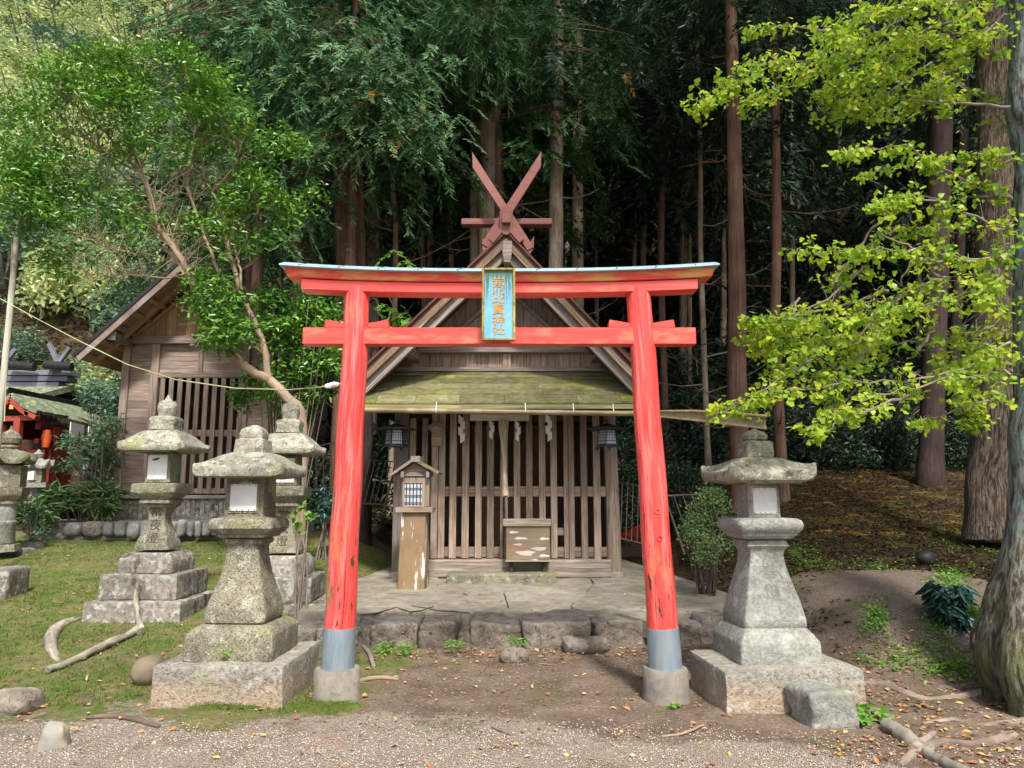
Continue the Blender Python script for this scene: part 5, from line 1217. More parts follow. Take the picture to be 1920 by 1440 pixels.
# ---------------------------------------------------------------- foliage
DIA = (np.array([[0,0,0],[.5,-.5,.06],[1,0,-.02],[.5,.5,.06]]), np.array([[0,1,2,3]]))
LEAF = (np.array([[0,0,0],[.35,-.5,.10],[.75,-.32,.05],[1,0,-.05],[.75,.32,.05],[.35,.5,.10]]), np.array([[0,1,2,3],[0,3,4,5]]))
GINK = (np.array([[0,0,0],[.62,-.62,.05],[.95,-.34,.02],[.84,-.02,-.02],[.97,.32,.02],[.62,.62,.05]]), np.array([[0,1,2,3],[0,3,4,5]]))
def place(P, D, Nn, ln, wd, tmpl, r):
    """leaves at P, along D, normal Nn; returns V, F, rnd"""
    tv, tf = tmpl; n = len(P)
    D = D/np.linalg.norm(D, axis=1, keepdims=True); S = np.cross(Nn, D); S /= np.linalg.norm(S, axis=1, keepdims=True)+1e-9; U = np.cross(D, S)
    ln = np.broadcast_to(ln, (n,)); wd = np.broadcast_to(wd, (n,))
    V = P[:,None,:]+tv[None,:,0,None]*D[:,None,:]*ln[:,None,None]+tv[None,:,1,None]*S[:,None,:]*wd[:,None,None]+tv[None,:,2,None]*U[:,None,:]*ln[:,None,None]
    F = (tf[None]+(np.arange(n)*len(tv))[:,None,None]).reshape(-1, tf.shape[1])
    return V.reshape(-1,3), F, np.repeat(np.clip(r, 0, 1), len(tv))
def rdir(n, flat=1.): v = rng.normal(size=(n,3)); v[:,2] *= flat; return v/np.linalg.norm(v, axis=1, keepdims=True)
def sprays(C, D, m, L, ll, lw, droop=.3, rb=None, ang=50):
    n = len(C); f = rng.uniform(.05, 1, (n,m)); D = D/np.linalg.norm(D, axis=1, keepdims=True)
    up = np.array([0,0,1.])+rng.normal(size=(n,3))*.3; S = np.cross(D, up); S /= np.linalg.norm(S, axis=1, keepdims=True)
    P = C[:,None]+D[:,None]*(f*L)[...,None]; P[...,2] -= droop*L*f*f
    sg = rng.choice([-1,1], (n,m))[...,None]; a = math.radians(ang)*rng.uniform(.4, 1.2, (n,m,1))
    DD = D[:,None]*np.cos(a)+S[:,None]*sg*np.sin(a); DD[...,2] -= droop*f*1.2
    DD += rng.normal(size=DD.shape)*.12
    NN = np.cross(D, S)[:,None]+rng.normal(size=DD.shape)*.35
    r = (rng.uniform(0, 1, n) if rb is None else rb)[:,None]*.75+rng.uniform(0, .3, (n,m))
    return place(P.reshape(-1,3), DD.reshape(-1,3), NN.reshape(-1,3), ll*rng.uniform(.6, 1.2, n*m), lw*rng.uniform(.7, 1.2, n*m), DIA, r.ravel())
def merge(parts):
    V = []; F = []; R = []; o = 0
    for v, f, r in parts: V.append(v); F.append(f+o); R.append(r); o += len(v)
    return np.concatenate(V), np.concatenate(F), np.concatenate(R)
def blob(n, c, r, sq_=.45):
    u = rdir(n)*(rng.uniform(0, 1, (n,1))**sq_); return np.asarray(c)+u*np.asarray(r)
def clusters(specs, per, spread, flat=.6):
    """specs: (px,py,rx,ry,Y,ncl,depth) -> clumped points and their clump id colour"""
    P = []; R = []
    for px, py, rx, ry, Y, n, dep in specs:
        for _ in range(n):
            a = random.uniform(0, 2*math.pi); q = math.sqrt(random.random()); y = Y+random.uniform(-dep, dep)
            c = at(px+rx*q*math.cos(a), py+ry*q*math.sin(a), y); m = max(3, int(per*random.uniform(.5, 1.4)))
            P.append(blob(m, c, (spread, spread, spread*flat))); R.append(np.full(m, random.random()))
    return np.concatenate(P), np.concatenate(R)
def smooth_path(P, sub=4):
    P = [np.asarray(p, float) for p in P]; O = []
    for i in range(len(P)-1):
        a, b, c, d_ = P[max(i-1,0)], P[i], P[i+1], P[min(i+2,len(P)-1)]
        for k in range(sub):
            f = k/sub; O.append(.5*((2*b)+(-a+c)*f+(2*a-5*b+4*c-d_)*f*f+(-a+3*b-3*c+d_)*f**3))
    return O+[P[-1]]
def limb(mb, pl, r0, r1, Y, dY=0, sub=4, n=8, wob=.0):
    P = [at(q[0], q[1], q[2] if len(q) > 2 else Y+dY*i/max(1, len(pl)-1)) for i, q in enumerate(pl)]
    P = smooth_path(P, sub); N_ = len(P)
    if wob: P = [p+np.array([random.uniform(-wob,wob) for _ in range(3)]) for p in P]
    mb.tube(P, [r0+(r1-r0)*i/(N_-1) for i in range(N_)], n); return P
# ---- glossy evergreen tree by the storehouse
def evergreen():
    Y = 10.6; b = at(556, 815, Y)
    T = thing('evergreen_tree', 'spreading glossy green tree with pale forked limbs in front of the storehouse', 'tree', (b[0], Y, float(H(b[0], Y))))
    g = np.array([b[0]+.1, Y, float(H(b[0], Y))-.1])
    mb = MB(); pts = smooth_path([g, at(566, 800, Y), at(540, 748, Y), at(505, 712, Y)]); mb.tube(pts, [.085-.02*i/len(pts) for i in range(len(pts))], 10)
    segs = [([(505,712),(470,695),(430,660),(400,608),(372,555),(352,510),(335,478),(300,430),(282,370),(262,320)], .07, .035, -.6),
            ([(503,716),(494,650),(470,590),(453,552),(432,478),(415,400),(398,360),(382,335)], .055, .02, .3),
            ([(453,552),(450,505),(441,470),(436,420),(440,370),(420,330)], .022, .01, .6),
            ([(453,555),(415,520),(398,480),(372,410),(352,350),(360,290),(365,215),(345,150)], .03, .01, -.3),
            ([(262,320),(245,260),(240,190),(228,140),(218,110)], .033, .01, -.9), ([(262,320),(225,285),(190,240),(145,200),(110,175)], .028, .008, -.9),
            ([(262,320),(215,300),(165,262),(130,250)], .02, .006, -.7), ([(300,430),(240,380),(180,340),(120,330)], .02, .006, -1.),
            ([(245,260),(262,200),(272,150),(290,110)], .015, .005, -.4), ([(470,695),(445,665),(415,632),(395,615)], .03, .01, -.5),
            ([(282,370),(230,330),(195,290),(150,270)], .02, .006, -.6),
            ([(382,335),(375,270),(360,210)], .018, .006, 0), ([(398,360),(440,310),(450,270)], .014, .005, 0), ([(352,510),(320,520),(270,517),(210,514),(165,520)], .014, .006, -.8),
            ([(432,478),(380,460),(340,425),(300,410)], .014, .005, .2), ([(345,500),(290,480),(220,470),(150,440)], .014, .005, -.9), ([(240,230),(200,215),(150,150)], .012, .004, -.6)]
    tips = []
    for pl, r0, r1, dY in segs:
        P = limb(mb, pl, r0, r1, Y, dY, n=7, wob=.012); tips += P[len(P)//2:]
    # twigs
    for t in tips:
        for _ in range(4):
            d = unit(np.array([random.gauss(-.1,.7), random.gauss(0,.6), random.gauss(.5,.5)])); L_ = random.uniform(.3, .75)
            mb.tube([t, t+d*L_*.5+np.array([0,0,.03]), t+d*L_], [.007,.005,.002], 4, False)
    mb.build('trunk', MT['bark_pale'], T, 60)
    sp = [(150,150,85,60,9.8,26,.5),(75,255,60,80,9.6,24,.5),(45,350,42,60,9.6,16,.4),(200,110,60,40,9.9,13,.4),(290,130,90,45,10.,22,.5),(390,160,60,45,10.4,16,.5),(330,200,90,45,10.3,13,.6),(430,215,45,45,10.6,10,.5),
          (110,330,90,50,9.7,16,.5),(60,410,55,30,9.6,10,.4),(170,395,100,50,9.9,12,.5),(300,270,110,40,10.2,9,.5),(260,420,60,40,10,6,.5),(230,210,70,50,9.9,10,.5),
          (400,300,80,70,10.7,12,.5),(500,290,60,80,10.9,15,.5),(470,400,80,70,10.8,15,.5),(400,440,50,40,10.4,7,.4),(550,380,50,60,11,9,.4),
          (400,570,42,45,10.2,17,.3),(420,625,40,35,10.1,13,.3),(380,530,30,30,10.2,7,.2),(440,590,30,40,10.3,7,.2),(100,480,45,25,10,5,.4)]
    sp = [(a_, b_, c_, d_, e_, int(f_*1.4), g_) for a_, b_, c_, d_, e_, f_, g_ in sp]; P, r = clusters(sp, 42, .27); n = len(P)
    D = rdir(n); D[:,2] = D[:,2]*.5-.1; Nn = rdir(n)*.7+np.array([0,-.35,.8])
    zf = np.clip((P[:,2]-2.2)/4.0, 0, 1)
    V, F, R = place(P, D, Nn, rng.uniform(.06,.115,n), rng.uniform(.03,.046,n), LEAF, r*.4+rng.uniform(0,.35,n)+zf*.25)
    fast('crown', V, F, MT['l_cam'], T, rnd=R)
evergreen()
# ---- dark glossy bushes between tree and torii
def bush(name, label, cat, specs, mat, per, spread, ll, lw, stemY=None, tm=LEAF, flat=.8, group=None, stems=True, droop=-.1, rb=.5, smat='twig'):
    P, r = clusters(specs, per, spread, flat); n = len(P)
    c = P.mean(0); g = np.array([c[0], c[1], float(onZ(c[0], c[1]))])
    T = thing(name, label, cat, g, group)
    D = rdir(n); D[:,2] = D[:,2]*.5+droop; Nn = rdir(n)*.7+np.array([0,-.3,.8])
    V, F, R = place(P, D, Nn, rng.uniform(.7,1.2,n)*ll, rng.uniform(.7,1.2,n)*lw, tm, r*rb+rng.uniform(0,1-rb,n)); fast('foliage', V, F, MT[mat], T, rnd=R)
    if stems:
        mb = MB(); k = min(26, max(5, n//90))
        for i in range(k):
            e = P[random.randrange(n)]; s0 = g+np.array([random.gauss(0,.06), random.gauss(0,.06), -.03]); m = (s0+e)/2+np.array([random.gauss(0,.06), 0, .05])
            mb.tube(smooth_path([s0, m, e], 3), [.012*(1-j/7)+.003 for j in range(7)], 5, False)
        mb.build('stems', MT[smat], T)
    return T
bush('evergreen_shrub', 'large dark glossy shrub filling the gap between the forked tree and the left torii pillar', 'shrub', [(560,640,70,80,11.6,60,.5),(600,560,40,50,11.8,20,.4),(500,600,40,60,11.6,20,.3),(590,700,45,40,11.5,18,.3),(480,730,50,30,11.4,12,.3),(560,760,40,30,11.6,9,.3)], 'l_cam', 55, .2, .10, .042, rb=.3, smat='twig')
bush('evergreen_shrub', 'small dark shrub with round leaves at the foot of the left pipe barrier', 'shrub', [(610,945,22,28,11.5,12,.2),(598,975,18,15,11.4,5,.2)], 'l_blue', 40, .12, .06, .035)
bush('sapling', 'thin sapling with a few lime green leaves beside the hidden lantern shaft', 'sapling', [(566,950,6,6,8.5,2,.05),(583,968,6,5,8.5,2,.05),(556,985,8,8,8.5,3,.05),(568,1003,5,5,8.5,1,.05),(548,962,4,4,8.5,1,.05)], 'l_weed', 8, .04, .06, .05)
bush('maple_bush', 'feathery green maple bush hiding a lantern between red shrine and storehouse', 'shrub', [(165,828,42,20,13.6,17,.3),(200,800,28,18,13.8,8,.3),(128,862,18,12,13.4,4,.2),(198,868,26,26,13.7,11,.3),(128,885,10,10,13.3,2,.2)], 'l_maple', 50, .2, .11, .035, tm=DIA)
bush('glossy_bush', 'blue green glossy bush beside the storehouse corner above the maple', 'shrub', [(195,748,38,20,17.5,20,.4),(170,732,22,12,17.8,6,.3),(215,772,14,20,17.2,6,.3)], 'l_hill2', 60, .25, .11, .05)
bush('striped_bamboo_grass', 'clump of broad pale edged leaves below the storehouse corner', 'plant', [(120,940,45,18,13.0,20,.2),(180,925,35,15,13.3,16,.2),(185,952,25,12,13.1,12,.2),(80,960,25,20,12.6,9,.2)], 'l_stripe', 28, .15, .24, .04, tm=LEAF, rb=.2)
bush('low_shrub', 'small twiggy brown green shrub beside the round lantern column', 'shrub', [(60,970,22,30,12.2,11,.2),(75,1000,15,20,12.,6,.2),(45,940,12,15,12.2,5,.2)], 'l_maple', 30, .11, .05, .03)
MT['l_az'] = leafmat('azalea_leaf', [(.04,.09,.025),(.08,.15,.045),(.13,.22,.07),(.20,.26,.09)], .55, .3, .2)
bush('azalea_bush', 'loose green bush left of the grey lantern shaft', 'shrub', [(1330,960,38,32,9.6,26,.3),(1315,1000,38,26,9.4,22,.3),(1345,1030,26,22,9.3,12,.2),(1340,925,25,15,9.8,9,.2),(1298,1000,18,20,9.4,8,.2),(1318,1040,20,14,9.2,6,.2)], 'l_az', 34, .15, .042, .02, smat='deadtwig')
bush('blue_green_shrub', 'small dense blue green shrub with drooping leaves beside the right tree foot', 'shrub', [(1782,1112,30,20,7.2,16,.12),(1790,1145,26,22,7.1,16,.1),(1760,1105,14,10,7.2,5,.1)], 'l_blue', 26, .07, .13, .035, droop=-.6)
bush('sprout_plant', 'small bright green sprout growing against the right tree root', 'plant', [(1830,1150,16,10,6.7,6,.06),(1838,1168,8,8,6.6,3,.05)], 'l_weed', 18, .04, .06, .02, tm=LEAF)
bush('leafy_weed', 'low bright green leafy weed behind the squared stone block', 'plant', [(1625,1335,24,12,5.45,10,.08),(1645,1350,20,8,5.35,7,.06),(1608,1350,10,12,5.25,5,.05)], 'l_weed', 12, .045, .07, .045)
bush('leafy_weed', 'tiny pale creeping weed at the foot of the right torii base', 'plant', [(1250,1330,22,5,5.6,6,.05),(1262,1318,6,8,5.6,2,.04)], 'l_weed', 10, .03, .03, .022, stems=False)
for px, py, y_ in ((731,1218,7.45),(762,1222,7.4),(716,1226,7.4),(850,1216,7.45),(968,1206,7.5)):
    bush('fern', 'small green fern tuft at the foot of the platform stones', 'fern', [(px,py-6,12,5,y_,3,.05)], 'l_weed', 22, .06, .07, .014, tm=DIA, group='fern tufts along the platform foot', stems=False)
bush('leafy_weed', 'tiny green sprig on the front of the nearest left lantern base', 'plant', [(419,1228,5,5,5.72,2,.02)], 'l_weed', 7, .02, .035, .02, stems=False)
# ---- weed patches and grass
def scatter_tufts(name, n, fn, mat, hl, hw, blades=5, label=None):
    P = []; 
    while len(P) < n:
        x, y = fn()
        if x is None: continue
        P.append((x, y, float(onZ(x, y))-.005))
    P = np.repeat(np.array(P), blades, 0); m = len(P); P[:,:2] += rng.normal(size=(m,2))*.012
    D = rdir(m)*.6+np.array([0,0,1.]); V, F, R = place(P, D, rdir(m, .3), rng.uniform(.5,1.3,m)*hl, rng.uniform(.7,1.2,m)*hw, DIA, rng.uniform(0,1,m))
    o = fast(name, V, F, MT[mat], rnd=R); tag(o, label, 'grass', None, 'stuff'); return o
def in_noise(x, y, s, th): return mn.noise(Vector((x*s, y*s, 11))) > th
def lawn():
    x = random.uniform(-9, -1.3); y = random.uniform(5.3, 12.6)
    if x > -1.9 and y > 6.6: return None, None
    if not in_noise(x, y, .9, -.25+random.uniform(-.3,.3)) or mn.noise(Vector((x*.9, y*.9, 0)))*.35+(y-5.35) < .25: return None, None
    return x, y
scatter_tufts('lawn_grass', 26000, lawn, 'l_grass', .030, .006, 4, 'short mossy grass covering the lawn at the left')
def weeds():
    c = random.choice([(1680,1235,90,30),(1790,1255,60,25),(1760,1190,40,50),(1650,1060,120,12),(1820,1020,60,40),(1780,1085,40,20),(1700,1000,150,30),(1500,1050,60,40),(1640,1160,20,40)])
    g = gnd(min(1919, c[0]+random.gauss(0,.5)*c[2]), c[1]+random.gauss(0,.5)*c[3]); return g[0], g[1]
W_ = []
pts = [weeds() for _ in range(700)]; P = np.array([(x, y, onZ(x, y)+.02) for x, y in pts]); P = np.repeat(P, 7, 0); m = len(P); P += rng.normal(size=(m,3))*np.array([.05,.05,.018])
V, F, R = place(P, rdir(m,.4), rdir(m)*.5+np.array([0,0,1.]), rng.uniform(.02,.045,m), rng.uniform(.012,.028,m), LEAF, rng.uniform(0,1,m))
tag(fast('ground_weeds', V, F, MT['l_weed'], rnd=R), 'low bright green weeds creeping over the dirt at the right', 'weeds', None, 'stuff')
# fallen leaves, gravel grains, twigs
def leaf_litter(name, n, fn, mat, sz, label, z=.006):
    P = []
    while len(P) < n:
        x, y = fn()
        if x is None: continue
        P.append((x, y, float(onZ(x, y))+z+random.random()*.01))
    P = np.array(P); m = len(P)
    V, F, R = place(P, rdir(m,.15), rdir(m)*.45+np.array([0,0,1.]), rng.uniform(.5,1.3,m)*sz, rng.uniform(.5,1.3,m)*sz*.55, LEAF, rng.uniform(0,1,m)); tag(fast(name, V, F, MT[mat], rnd=R), label, 'leaves', None, 'stuff')
def f_near():
    q = random.random()
    if q < .32:
        g = gnd(random.gauss(960,190), random.gauss(1226,8)) if random.random() < .7 else gnd(random.gauss(1330,30), random.gauss(1240,15))
        return g[0], g[1]
    if q < .62: g = gnd(random.uniform(1560,1919), random.uniform(1190,1440)); return g[0], g[1]
    x = random.uniform(-4.5,4.5); y = random.uniform(4.2,7.5); return x, y
leaf_litter('fallen_leaves', 1500, f_near, 'l_fall', .05, 'dry brown and orange fallen leaves scattered over the dirt')
def f_far():
    y = random.uniform(7.2, 19); x = random.uniform(1.7+.0*y, 11)
    if x < 2.2+.12*(y-7) or ((x-4.05)/1.6)**2+((y-8.)/1.2)**2 < .25+.8*random.random(): return None, None
    return x, y
leaf_litter('forest_litter', 30000, f_far, 'l_brown', .065, 'brown leaf and needle litter under the trees at the right')
def f_hill():
    y = random.uniform(15, 32); x = random.uniform(-26, -2); return x, y
leaf_litter('hillside_litter', 26000, f_hill, 'l_brown', .16, 'brown litter on the steep slope behind the red shrine')
def f_lawn(): return random.uniform(-8,-1.5), random.uniform(5.2,12)
leaf_litter('lawn_leaves', 500, f_lawn, 'l_fall', .045, 'dry leaves lying on the mossy lawn')
# yellow dead cedar sprays on the forest floor
C = []
while len(C) < 420:
    g = gnd(random.uniform(1480,1890), random.uniform(850,1010)); C.append(g+np.array([0,0,.03]))
C = np.array(C); V, F, R = sprays(C, rdir(len(C),.1), 16, .35, .12, .014, .02, ang=35); m_ = fast('dead_sprays', V, F, MT['l_rust'], rnd=R); tag(m_, 'yellow and rust dead cedar sprays on the shaded forest floor', 'sprays', None, 'stuff')
P = []
for _ in range(150):
    x = random.uniform(-2.2, 2.4); y = random.choice([random.uniform(7.95,10.6), random.gauss(8.2,.2)]); P.append((x, y, .285+.0175*(y-7.9)))
P = np.array(P); m = len(P); V, F, R = place(P, rdir(m,.1), rdir(m)*.35+np.array([0,0,1.]), rng.uniform(.02,.06,m), rng.uniform(.012,.03,m), LEAF, rng.uniform(0,1,m))
tag(fast('platform_leaves', V, F, MT['l_fall'], rnd=R), 'dry leaves lying on the cracked concrete before the shrine', 'leaves', None, 'stuff')
# moss cushions and small twigs
def moss(px, py, rx, ry, label):
    g = gnd(px, py); s = sc(g[1]); mb = MB(); a = np.arange(40)*math.pi/20; rings = []
    for k_, h_ in ((1.,-.01),(.9,.012),(.7,.022),(.4,.028),(.05,.03)):
        rings.append(np.array([[g[0]+math.cos(t)*rx*s*k_*(1+.18*math.sin(3*t+px)+.1*math.sin(7*t)), g[1]+math.sin(t)*ry*s*4*k_*(1+.15*math.sin(4*t)), g[2]+h_] for t in a]))
    o = mb.loft(rings).noise(.008, 14).build('moss_cushion', MT['moss'], None, 80); tag(o, label, 'moss', None, 'stuff')
    P = np.concatenate([np.array(r) for r in rings[:4]]); P = np.repeat(P, 10, 0); m = len(P); P[:,:2] += rng.normal(size=(m,2))*.02; P[:,2] += .004
    V, F, R = place(P, rdir(m)*.6+np.array([0,0,1.]), rdir(m,.3), .012, .004, DIA, rng.uniform(0,1,m)); tag(fast('moss_blades', V, F, MT['l_grass'], None, rnd=R), label+', its fine tips', 'moss', None, 'stuff')
MT['moss'] = surf('bright_moss', (.11,.15,.02), (.06,.085,.012), ns=30, rv=0, bd=.02, bs=1.)
moss(610, 1328, 62, 9, 'bright green moss cushion in front of the left torii foot'); moss(425, 1328, 70, 4, 'thin bright moss strip along the foot of the nearest left lantern')
TW = MB()
for _ in range(90):
    g = gnd(random.uniform(640,1900), random.choice([random.gauss(1225,12), random.uniform(1240,1430)])); a_ = random.uniform(0, 6.28); L_ = random.uniform(.04,.2)
    d_ = np.array([math.cos(a_), math.sin(a_), 0])*L_; TW.tube([g+np.array([0,0,.006]), g+d_*.5+np.array([random.gauss(0,.01), 0, .012]), g+d_+np.array([0,0,.006])], [.0035,.003,.0015], 4, False)
tag(TW.build('twig_litter', MT['twig']), 'small dry twigs strewn over the dirt before the platform', 'twigs', None, 'stuff')
# pebbles in the gravel
n = 9000; P = []
while len(P) < n:
    g = (random.uniform(-4.2,4.2), random.uniform(3.9,5.6))
    if g[1] < 5.0+.35*random.random()-max(0, g[0]-1)*.25: P.append((g[0], g[1], float(H(*g))+.002))
P = np.array(P); o8 = np.array([[1,0,0],[0,1,0],[-1,0,0],[0,-1,0],[0,0,1]])*np.array([1,.8,.7]); ff = np.array([[0,1,4],[1,2,4],[2,3,4],[3,0,4]])
S_ = rng.uniform(.003,.0075,n); th = rng.uniform(0,6.28,n); c, s = np.cos(th), np.sin(th)
V = np.stack([P[:,0,None]+S_[:,None]*(o8[None,:,0]*c[:,None]-o8[None,:,1]*s[:,None]), P[:,1,None]+S_[:,None]*(o8[None,:,0]*s[:,None]+o8[None,:,1]*c[:,None]), P[:,2,None]+S_[:,None]*o8[None,:,2]], 2).reshape(-1,3)
MT['peb'] = leafmat('pebble', [(.30,.23,.17),(.48,.38,.30),(.58,.48,.39),(.66,.58,.49)], .85, .2, 0)
GV = V; tag(fast('gravel', V, (ff[None]+(np.arange(n)*5)[:,None,None]).reshape(-1,3), MT['peb'], rnd=np.repeat(rng.uniform(.2,1,n),5)), 'fine pinkish gravel grains in the foreground', 'gravel', None, 'stuff')
n = 7000; P = []
while len(P) < n:
    x = random.uniform(-2.2, 5.2); y = random.uniform(4.9, 7.6)
    P.append((x, y, float(H(x, y))+.001))
P = np.array(P); S_ = rng.uniform(.003,.007,n)*rng.choice([1,1,1,1.6,2.4],n); th = rng.uniform(0,6.28,n); c, s = np.cos(th), np.sin(th)
V = np.stack([P[:,0,None]+S_[:,None]*(o8[None,:,0]*c[:,None]-o8[None,:,1]*s[:,None]), P[:,1,None]+S_[:,None]*(o8[None,:,0]*s[:,None]+o8[None,:,1]*c[:,None]), P[:,2,None]+S_[:,None]*o8[None,:,2]*.8], 2).reshape(-1,3)
MT['crumb'] = leafmat('soil_crumb', [(.10,.07,.05),(.17,.13,.095),(.24,.19,.14),(.36,.31,.25)], .95, .1, 0)
tag(fast('soil_crumbs', V, (ff[None]+(np.arange(n)*5)[:,None,None]).reshape(-1,3), MT['crumb'], rnd=np.repeat(rng.uniform(0,1,n)**1.6,5)), 'brown crumbs of earth and small stones on the dirt under the torii', 'soil', None, 'stuff')
# ---------------------------------------------------------------- ginkgo at the right
def ginkgo():
    Yt = 12.0; b = at(1858, 992, Yt)
    T = thing('ginkgo_tree', 'tall furrowed trunk with sprays of yellow green fan leaves at the right', 'tree', (b[0], Yt, float(H(b[0], Yt))))
    pl = [(1862,1010),(1859,975),(1860,900),(1866,820),(1869,640),(1868,460),(1864,300),(1864,120),(1862,-40),(1862,-200)]; rp = [52,46,42,40,37,34,31,29,27,25]
    P = [at(x, y, Yt) for x, y in pl]; 
    PP = smooth_path(P, 5); RR = np.interp(np.linspace(0, 9, len(PP)), range(10), rp)*sc(Yt, 3)
    mb = MB().tube(PP, list(RR), 28, l0=0).noise(.035, 2.2); mb.build('trunk', MT['bark_ginkgo'], T, 60)
    strands = [([(1860,20),(1700,70),(1560,108),(1430,125),(1300,200)],36,5.6),([(1600,60),(1490,52),(1395,58)],13,5.7),([(1860,-10),(1720,15),(1620,30),(1560,75)],50,5.2),([(1880,60),(1740,70),(1650,130),(1550,170)],45,5.6),
        ([(1740,120),(1640,190),(1580,205),(1545,165)],26,5.9),([(1820,90),(1720,180),(1640,230)],30,6.2),([(1896,240),(1800,160),(1700,200)],26,6.0),([(1700,30),(1600,90),(1480,160),(1400,190)],28,6.0),
        ([(1899,370),(1800,330),(1690,275),(1560,290)],22,5.6),([(1898,300),(1830,290),(1720,310),(1620,330)],20,5.4),([(1898,440),(1790,390),(1690,370),(1640,385)],28,5.3),([(1850,500),(1750,470),(1650,470),(1480,475)],22,5.4),
        ([(1800,430),(1700,430),(1600,480),(1560,540)],26,5.9),([(1870,520),(1780,560),(1650,590),(1500,600),(1412,603)],34,5.3),([(1880,600),(1760,640),(1640,640),(1520,640),(1430,650)],36,5.6),
        ([(1895,640),(1780,700),(1600,720),(1480,735),(1345,768)],24,5.2),([(1860,700),(1740,720),(1600,760),(1500,800)],20,5.0),([(1700,740),(1600,780),(1520,818)],15,4.9),([(1880,740),(1800,770),(1700,790)],18,5.4),([(1896,560),(1830,650),(1760,700)],38,5.7),
        ([(1890,480),(1840,600),(1800,720),(1830,800)],26,5.8),([(1620,500),(1550,560),(1440,620),(1420,660)],26,5.5),([(1780,520),(1680,560),(1590,650),(1540,720)],34,5.9),([(1896,420),(1870,500),(1840,560)],26,5.2),([(1500,560),(1470,640),(1450,700)],18,5.7),([(1640,560),(1600,600),(1470,690)],28,5.3),([(1896,700),(1880,690),(1850,640)],20,5.0),
        ([(1560,640),(1480,700),(1400,745)],20,5.4),([(1896,20),(1780,120),(1760,210)],24,5.4),([(1680,600),(1580,700),(1560,790)],24,5.7)]
    mb = MB(); LP = []; LR = []
    for pl, w, Y in strands:
        dY = random.uniform(-.4,.4); P3 = smooth_path([at(q[0], q[1], Y+dY*i/3) for i, q in enumerate(pl)], 6); N_ = len(P3)
        P3 = [p+np.array([random.gauss(0,.012), random.gauss(0,.02), random.gauss(0,.012)]) for p in P3]
        mb.tube(P3, [.008*(1-i/N_)+.002 for i in range(N_)], 6, False)
        Ltot = sum(np.linalg.norm(P3[i+1]-P3[i]) for i in range(N_-1)); s = sc(Y); W_ = w*s
        nt = int(Ltot*W_*3100)
        for _ in range(max(8, int(nt/9))):
            f = random.random()**.85*(N_-1.01); i = int(f); p = P3[i]+(P3[i+1]-P3[i])*(f-i)
            taper = 1-.55*(f/N_)
            d = np.array([random.gauss(0,1), random.gauss(0,1.2), random.gauss(-.1,.75)]); d = unit(d)*abs(random.gauss(.55,.4))*W_*2.0*taper
            e = p+d; mb.tube([p, (p+e)/2+np.array([0,0,.012]), e], [.0024,.002,.0014], 4, False)
            k = random.randint(5, 11); base = random.random()
            for _2 in range(k):
                LP.append(e+np.array([random.gauss(0,.028), random.gauss(0,.035), random.gauss(-.012,.020)])); LR.append(base*.5+random.random()*.45)
    # bare crooked branches
    for pl in ([(1897,480),(1760,490),(1725,478),(1695,515),(1690,535)],[(1672,368),(1660,405),(1628,440),(1595,490),(1560,530)],[(1725,478),(1690,455),(1640,435)],[(1668,545),(1620,560),(1555,582),(1490,590),(1430,610)],[(1567,530),(1564,568),(1545,650)],[(1895,200),(1800,195),(1700,187)],[(1895,370),(1790,372),(1720,370)],[(1750,620),(1720,660),(1700,672)],[(1735,490),(1755,515),(1785,520)]):
        limb(mb, pl, .013, .006, 5.6, .2, n=6, wob=.012)
    mb.build('branches', MT['twig'], T)
    LP = np.array(LP); n = len(LP); print('ginkgo leaves', n)
    D = rdir(n); D[:,2] = D[:,2]*.4-.45; Nn = rdir(n)*1.0+np.array([-.1,-.5,.7])
    V, F, R = place(LP, D, Nn, rng.uniform(.022,.058,n), rng.uniform(.022,.054,n), GINK, np.array(LR)); fast('leaves', V, F, MT['l_gink'], T, rnd=R)
ginkgo()
def shade_crown(T, c, r, n, mat, hole=3.0):  # unseen leaf cloud kept out of view, added to shade the right bank
    P = blob(n, c, r, .6); k = P[:,2] > CH+.80*P[:,1]*1.0+.4
    P = P[k]; m = len(P); V, F, R = place(P, rdir(m), rdir(m)*.6+np.array([0,0,1.]), rng.uniform(.09,.16,m), rng.uniform(.09,.15,m), GINK, rng.uniform(0,1,m))
    fast('shade_crown', V, F, MT[mat], T, rnd=R)
TG = [o for o in bpy.data.objects if o.name == 'ginkgo_tree'][0]
shade_crown(TG, (6.2, 10., 12.5), (5.5, 4.5, 4.), 11000, 'l_gink')
